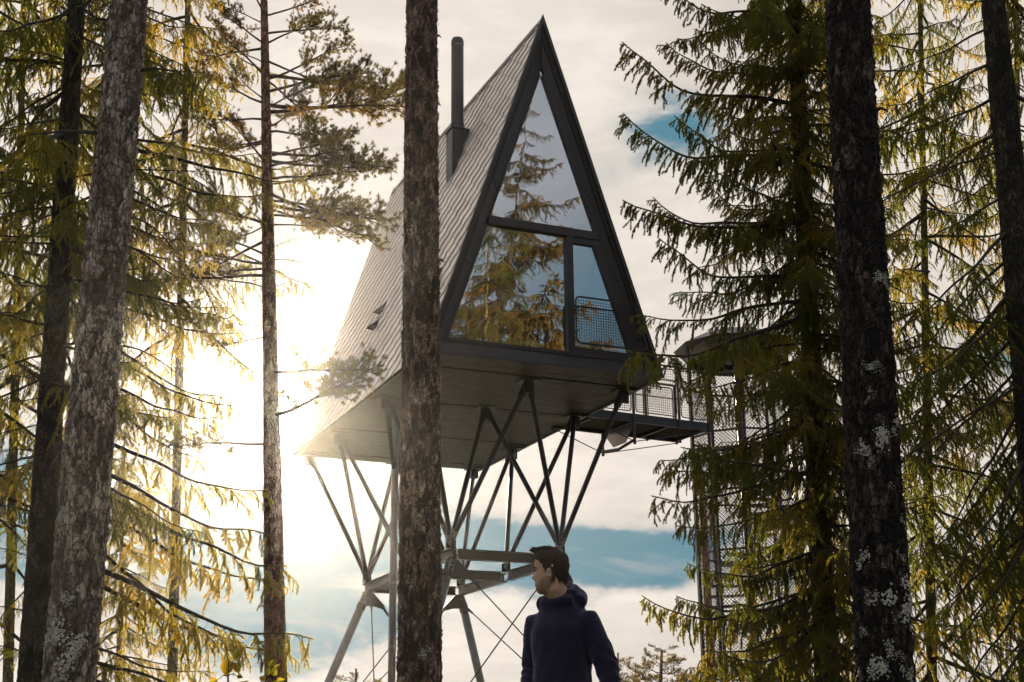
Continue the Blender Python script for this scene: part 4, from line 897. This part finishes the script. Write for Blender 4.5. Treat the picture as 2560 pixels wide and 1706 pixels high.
# local frame: +x his right, +y his front
HZ = at(1372, 1372, 7.0).z - gzp           # crown height
hs = HZ/1.86
S_ = lambda x, y, z: Vector((x*hs*.92, y*hs*.95, z*hs*1.092))
Rm = Matrix.Rotation(man_rot, 3, 'Z')
hw_ = Rm.inverted() @ (at(1375, 1428, 7.0)-MAN)     # head centre in his own frame
hdir_w = Vector((-.985, .17, 0)).normalized(); hd = Rm.inverted() @ hdir_w; hlat = Vector((0, 0, 1)).cross(hd)
HC = Vector((hw_.x, hw_.y, hw_.z-.004)); HK = .93
def H(f_, l_, u_): return HC+hd*f_*HK+hlat*l_*HK+Vector((0, 0, u_*HK))
# head: level, front reach, back reach, half width
prof = [(-.122, .058, -.015, .030), (-.112, .072, .005, .042), (-.098, .079, .03, .052), (-.085, .078, .052, .060), (-.07, .080, .066, .064), (-.056, .081, .074, .067), (-.044, .079, .079, .069), (-.030, .081, .083, .071), (-.015, .081, .088, .073), (.0, .077, .092, .075), (.012, .076, .095, .076), (.024, .083, .097, .077), (.038, .086, .098, .077), (.055, .085, .098, .077), (.072, .081, .095, .075), (.088, .072, .088, .069), (.102, .057, .075, .058), (.113, .036, .054, .042), (.119, .012, .028, .02)]
def nose(u_):   # added front reach on the mid line
    if u_ < -.052 or u_ > .022: return 0
    t = (u_+.037)/.059
    if t < 0: return .0235*max(0, 1+(u_+.037)/.015)
    return .026*(1-t)**1.05+.002
rings_h = []; NH = 56; lv = np.linspace(-.122, .119, 62)
for u_ in lv:
    fr_h = np.interp(u_, [p[0] for p in prof], [p[1] for p in prof]); bk = np.interp(u_, [p[0] for p in prof], [p[2] for p in prof]); wd_ = np.interp(u_, [p[0] for p in prof], [p[3] for p in prof])
    ring_ = []
    for i in range(NH):
        a = 2*math.pi*i/NH; c, s_ = math.cos(a), math.sin(a); f_ = (fr_h if c > 0 else bk)*math.copysign(abs(c)**.92, c); l_ = wd_*math.copysign(abs(s_)**.88, s_)
        if c > 0:
            x_ = l_
            f_ += nose(u_)*math.exp(-(x_/(.0085+.006*max(0, -u_/.04)))**2)
            f_ -= .012*math.exp(-((abs(x_)-.030)/.014)**2-((u_-.004)/.013)**2)       # eye sockets
            f_ += .005*math.exp(-((abs(x_)-.026)/.02)**2-((u_-.026)/.008)**2)         # brow
            f_ += .005*math.exp(-(x_/.020)**2-((u_+.064)/.006)**2)+.0055*math.exp(-(x_/.018)**2-((u_+.077)/.006)**2)   # lips
            f_ -= .004*math.exp(-(x_/.022)**2-((u_+.0705)/.0028)**2); f_ -= .004*math.exp(-(x_/.025)**2-((u_+.088)/.005)**2)
            f_ += .004*math.exp(-((abs(x_)-.045)/.02)**2-((u_+.018)/.014)**2)
        ring_.append(H(f_, l_, u_))
    rings_h.append(ring_)
b = MB(); loft(b, rings_h)
for sg in (-1, 1):    # ears
    pts = [H(-.012+.018*math.cos(t)*.8-.008*math.sin(t), sg*(.075+.010*max(0, -math.cos(t)+.3)), -.004+.031*math.sin(t)) for t in np.linspace(-2.2, 2.6, 12)]
    b.tube(pts, [.005]+[.0065]*10+[.005], 6); b.tube([H(-.004, sg*.070, -.004), H(-.014, sg*.079, -.008)], [.018, .015], 8)
neck_b = S_(0, -.01, 1.42)
b.tube([neck_b+Vector((0, 0, -.06)), neck_b+Vector((0, 0, .04)), (neck_b+H(-.02, 0, -.1))/2+Vector((0, 0, .01)), H(-.018, 0, -.085), H(-.02, 0, -.03)], [.075, .066, .060, .059, .055], 18)
# slim body under the clothes, arms with hands, legs
def limb(b, pts, r, n=14): b.tube(pts, r, n)
loft(b, [ell(0, 0, S_(0, 0, z).z, rx, ry) for z, rx, ry in ((.86, .14, .09), (1.0, .125, .085), (1.15, .13, .09), (1.30, .13, .08), (1.38, .09, .06), (1.44, .06, .05))])
sh = {1: S_(.168, 0, 1.35), -1: S_(-.172, 0, 1.35)}
elb = {1: S_(.245, -.08, 1.12), -1: S_(-.285, -.02, 1.11)}
wri = {1: S_(.215, .06, .93), -1: S_(-.365, .05, .87)}
hip = {1: S_(.09, 0, .92), -1: S_(-.09, 0, .92)}; kn = {1: S_(.10, .03, .50), -1: S_(-.12, .02, .50)}; an = {1: S_(.10, -.02, .09), -1: S_(-.15, -.02, .09)}
for s_ in (1, -1):
    limb(b, [sh[s_], elb[s_], wri[s_]], [.042, .032, .022]); limb(b, [hip[s_], kn[s_], an[s_]], [.065, .045, .032]); limb(b, [an[s_]+Vector((0, -.03, -.03)), an[s_]+Vector((0, .14, -.05))], [.035, .03])
    d = (wri[s_]-elb[s_]).normalized(); fw = d; sdv = Vector((0, 1, 0)) if s_ < 0 else Vector((-.6, .6, 0)); sdv = (sdv-fw*sdv.dot(fw)).normalized(); pn = fw.cross(sdv)
    w0 = wri[s_]; pal = w0+fw*.085
    b.hexa([w0-sdv*.024-pn*.013, w0+sdv*.024-pn*.013, w0+sdv*.024+pn*.013, w0-sdv*.024+pn*.013, pal-sdv*.040-pn*.011, pal+sdv*.040-pn*.011, pal+sdv*.040+pn*.011, pal-sdv*.040+pn*.011])
    for k, L_ in enumerate((.072, .080, .075, .060)):
        o_ = pal+sdv*(.030-.020*k)-fw*.012; cu = pn*(-s_)*.35
        p1 = o_+(fw+cu*.3).normalized()*L_*.45; p2 = p1+(fw+cu*1.2).normalized()*L_*.35; p3 = p2+(fw+cu*2.2).normalized()*L_*.28
        b.tube([o_, p1, p2, p3], [.0095, .009, .0085, .007], 8)
    t0 = w0+fw*.025+sdv*.022; b.tube([t0, t0+(sdv*.7+fw*.8).normalized()*.035, t0+(sdv*.35+fw).normalized()*.068], [.012, .0105, .0085], 8)
person = fuse(b, 'person', .0052, skin_m, None, 3); person.location = MAN; person.rotation_euler = (0, 0, man_rot)
tag(person, 'man in a dark navy hooded top, short brown hair, head turned left', 'person')
T = NT.__new__(NT); T.t = skin_m.node_tree; T.n = T.t.nodes; oc = ocoord(T)     # short beard along the jaw
bp = [x for x in T.n if x.type == 'BSDF_PRINCIPLED'][0]; old = bp.inputs['Base Color'].links[0].from_socket; fac = None
for ctr, rad in ((H(.045, 0, -.095), .052), (H(.02, .05, -.075), .036), (H(.02, -.05, -.075), .036), (H(.085, 0, -.057), .016)):
    vd = T.new('ShaderNodeVectorMath', operation='DISTANCE'); T.link(oc, vd.inputs[0]); vd.inputs[1].default_value = ctr
    e = T.mapr(vd.outputs['Value'], rad*.75, rad*1.2, 1, 0); fac = e if fac is None else T.m('MAXIMUM', fac, e)
T.link(T.mix(T.m('MULTIPLY', fac, T.mapr(T.noise(oc, 500, 2), .35, .65, .35, .75)), old, (.10, .055, .035, 1)), bp.inputs['Base Color'])
# hair
b = MB(); rings_r = []
for u_ in np.linspace(-.062, .128, 34):
    uu = min(u_, .117); fr_h = np.interp(uu, [p[0] for p in prof], [p[1] for p in prof]); bk = np.interp(uu, [p[0] for p in prof], [p[2] for p in prof]); wd_ = np.interp(uu, [p[0] for p in prof], [p[3] for p in prof]); ring_ = []
    for i in range(40):
        a = 2*math.pi*i/40; c, s_ = math.cos(a), math.sin(a); top_ = max(0, (u_-.03)/.09)
        g_ = .007+.006*min(1, top_)+(.010*max(0, c)*min(1, top_))
        if u_ > .118: g_ *= max(.1, 1-(u_-.118)/.01*.8)
        lim = .060-.105*(1-c)**.7 if c > -.2 else -.075         # hair line falls from brow to nape
        lim = np.interp(math.degrees(math.acos(c)), [0, 35, 58, 72, 84, 96, 110, 140, 180], [.066, .062, .050, .012, -.022, .012, -.03, -.060, -.066])
        if u_ < lim: g_ = -.012
        f_ = ((fr_h if c > 0 else bk)+g_)*math.copysign(abs(c)**.92, c); l_ = (wd_+g_)*math.copysign(abs(s_)**.88, s_); ring_.append(H(f_-(.0 if g_ > 0 else .0), l_, u_+(.012*max(0, c)*top_)))
    rings_r.append(ring_)
loft(b, rings_r)
rs = random.Random(5)
for i in range(150):    # combed tufts on the top, swept to the front
    a = rs.uniform(-1, 1)*.052; f0 = rs.uniform(-.06, .07); t_ = 1-(a/.075)**2*.6-(f0/.11)**2*.5; u0 = .107+.022*t_-.012*abs(f0)/.07
    p = H(f0, a, u0-.012); q = H(f0+rs.uniform(.012, .032), a+rs.uniform(-.012, .012), u0+rs.uniform(.002, .014)+(.008 if f0 > .04 else 0)); r_ = H(f0+rs.uniform(.03, .052), a+rs.uniform(-.016, .016), u0+rs.uniform(-.010, .006))
    b.tube([p, q, r_], [.0085, .0065, .002], 5)
for i in range(70):     # sides and back
    th = rs.uniform(1.75, 3.14)*rs.choice((-1, 1)); u0 = rs.uniform(-.055, .10); c, s_ = math.cos(th), math.sin(th); bk = np.interp(u0, [p[0] for p in prof], [p[2] for p in prof]); wd_ = np.interp(u0, [p[0] for p in prof], [p[3] for p in prof])
    p = H(bk*c*1.02, wd_*s_*1.02, u0); b.tube([p, H((bk+.009)*c, (wd_+.009)*s_, u0-.018), H((bk+.006)*c, (wd_+.006)*s_, u0-.034)], [.007, .005, .002], 4)
hr = fuse(b, 'hair', .0036, hair_m, person, 1, lambda c: .0022*noise.fractal(Vector((c.x*60, c.y*60, c.z*150)), 1, 2, 3))
dark = simple('dark_brow', (.02, .012, .008), .7)
for sg in (-1, 1):
    b = MB(); b.tube([H(.087-.0*k, sg*(.012+.009*k), .0245+.002*k-.0012*k*k) if k < 2 else H(.087-.007*(k-1), sg*(.012+.009*k), .0275-.0012*k) for k in range(5)], [.003, .0042, .004, .003, .001], 5); b.obj('eyebrow', dark, person, True)
    b = MB(); b.tube([H(.0735, sg*.020, .004), H(.078, sg*.028, .0055), H(.073, sg*.037, .004)], [.002, .0045, .002], 6); b.obj('eye', dark, person, True)
b = MB(); b.tube([H(.079, -.02, -.0705), H(.0845, 0, -.0705), H(.079, .02, -.0705)], [.0015, .0028, .0015], 5); b.obj('mouth', simple('lip', (.20, .07, .05), .5), person, True)
# hooded top
b = MB()
loft(b, [ell(x, y, S_(0, 0, z).z, rx*hs*.93, ry*hs, 32, e) for z, x, y, rx, ry, e in ((.83, 0, 0, .178, .125, 2.5), (.88, 0, 0, .185, .132, 2.5), (.97, 0, 0, .178, .130, 2.4), (1.08, 0, .003, .175, .128, 2.4), (1.20, 0, .005, .185, .130, 2.4), (1.30, 0, .005, .190, .130, 2.2), (1.36, 0, 0, .170, .114, 2.0), (1.41, 0, -.005, .130, .10, 2.0), (1.47, 0, -.01, .105, .085, 2), (1.50, 0, -.01, .083, .078, 2))])
for s_ in (1, -1):
    p, q, r_ = sh[s_]+Vector((0, 0, -.02)), elb[s_], wri[s_]
    b.tube([p-Vector((s_*.06, 0, 0)), p, lerp(p, q, .35), lerp(p, q, .7), q, lerp(q, r_, .35), lerp(q, r_, .7), r_, r_+(r_-q).normalized()*.02], [.06, .070, .069, .064, .060, .056, .051, .044, .036], 18)
for (pts, r_) in (([(-.125, .02, 1.425), (-.10, -.06, 1.45), (0, -.10, 1.465), (.10, -.06, 1.45), (.125, .02, 1.425)], .045), ([(-.10, .045, 1.435), (-.05, .078, 1.43), (.0, .086, 1.425), (.05, .078, 1.43), (.10, .045, 1.435)], .032),
                  ([(-.09, .03, 1.47), (-.085, -.04, 1.50), (-.045, -.085, 1.515), (.02, -.095, 1.505), (.07, -.06, 1.485), (.085, .0, 1.465)], .026), ([(-.10, -.06, 1.47), (-.06, -.11, 1.45), (.0, -.13, 1.43), (.06, -.10, 1.44)], .046)):
    b.tube([S_(*p) for p in pts], r_*hs, 12)
def fold(c):
    z = c.z/hs; a = .006*noise.fractal(Vector((c.x*9+c.z*3, c.y*9, c.z*6)), 1, 2, 3)
    for s_ in (1, -1):
        d_ = (c-elb[s_]).length; a += .0055*math.exp(-(d_/.10)**2)*math.sin((c-elb[s_]).dot((wri[s_]-sh[s_]).normalized())*95+c.y*45+5*noise.noise(c*11))
    a += .005*math.exp(-((z-.93)/.09)**2)*math.sin(c.z*80+c.x*16+2*noise.noise(c*7)); return a
hoodie = fuse(b, 'hooded_top', .0085, fleece, person, 9, fold)
b = MB(); b.tube([S_(.125, .108, 1.02), S_(.150, .095, .97), S_(.163, .078, .92), S_(.158, .083, .90)], .0028, 5); b.obj('pocket_piping', white_cord, person, True)
b = MB()
loft(b, [ell(0, 0, S_(0, 0, z).z, rx*hs, ry*hs, 28) for z, rx, ry in ((.80, .165, .11), (.88, .168, .112), (.95, .155, .10))])
for s_ in (1, -1): b.tube([hip[s_]+Vector((0, 0, -.02)), lerp(hip[s_], kn[s_], .5), kn[s_], lerp(kn[s_], an[s_], .6), an[s_]+Vector((0, 0, -.02))], [.095, .083, .066, .060, .058], 16)
fuse(b, 'trousers', .011, denim, person, 5, lambda c: .003*noise.fractal(c*11, 1, 2, 3))
for s_ in (1, -1):
    b = MB(); a = an[s_]; b.tube([a+Vector((0, -.05, .0)), a+Vector((0, -.05, -.045)), a+Vector((0, .05, -.04)), a+Vector((0, .16, -.058))], [.05, .052, .048, .036], 12); b.box(a.x-.045, a.x+.045, a.y-.10, a.y+.20, -.01, .03)
    fuse(b, 'shoe', .008, black, person, 3)
# ---------------------------------------------------------------- light haze, added to spread a glare round the sun
m_, T = mat('glare_haze'); pv = T.new('ShaderNodeVolumePrincipled'); pv.inputs['Density'].default_value = HAZE; pv.inputs['Anisotropy'].default_value = .93; pv.inputs['Color'].default_value = (1, .95, .88, 1)
o = T.new('ShaderNodeOutputMaterial'); T.link(pv.outputs[0], o.inputs['Volume'])
b = MB(); b.box(-86, 86, -86, 86, -4, 26); tag(b.obj('haze', m_), kind='stuff')
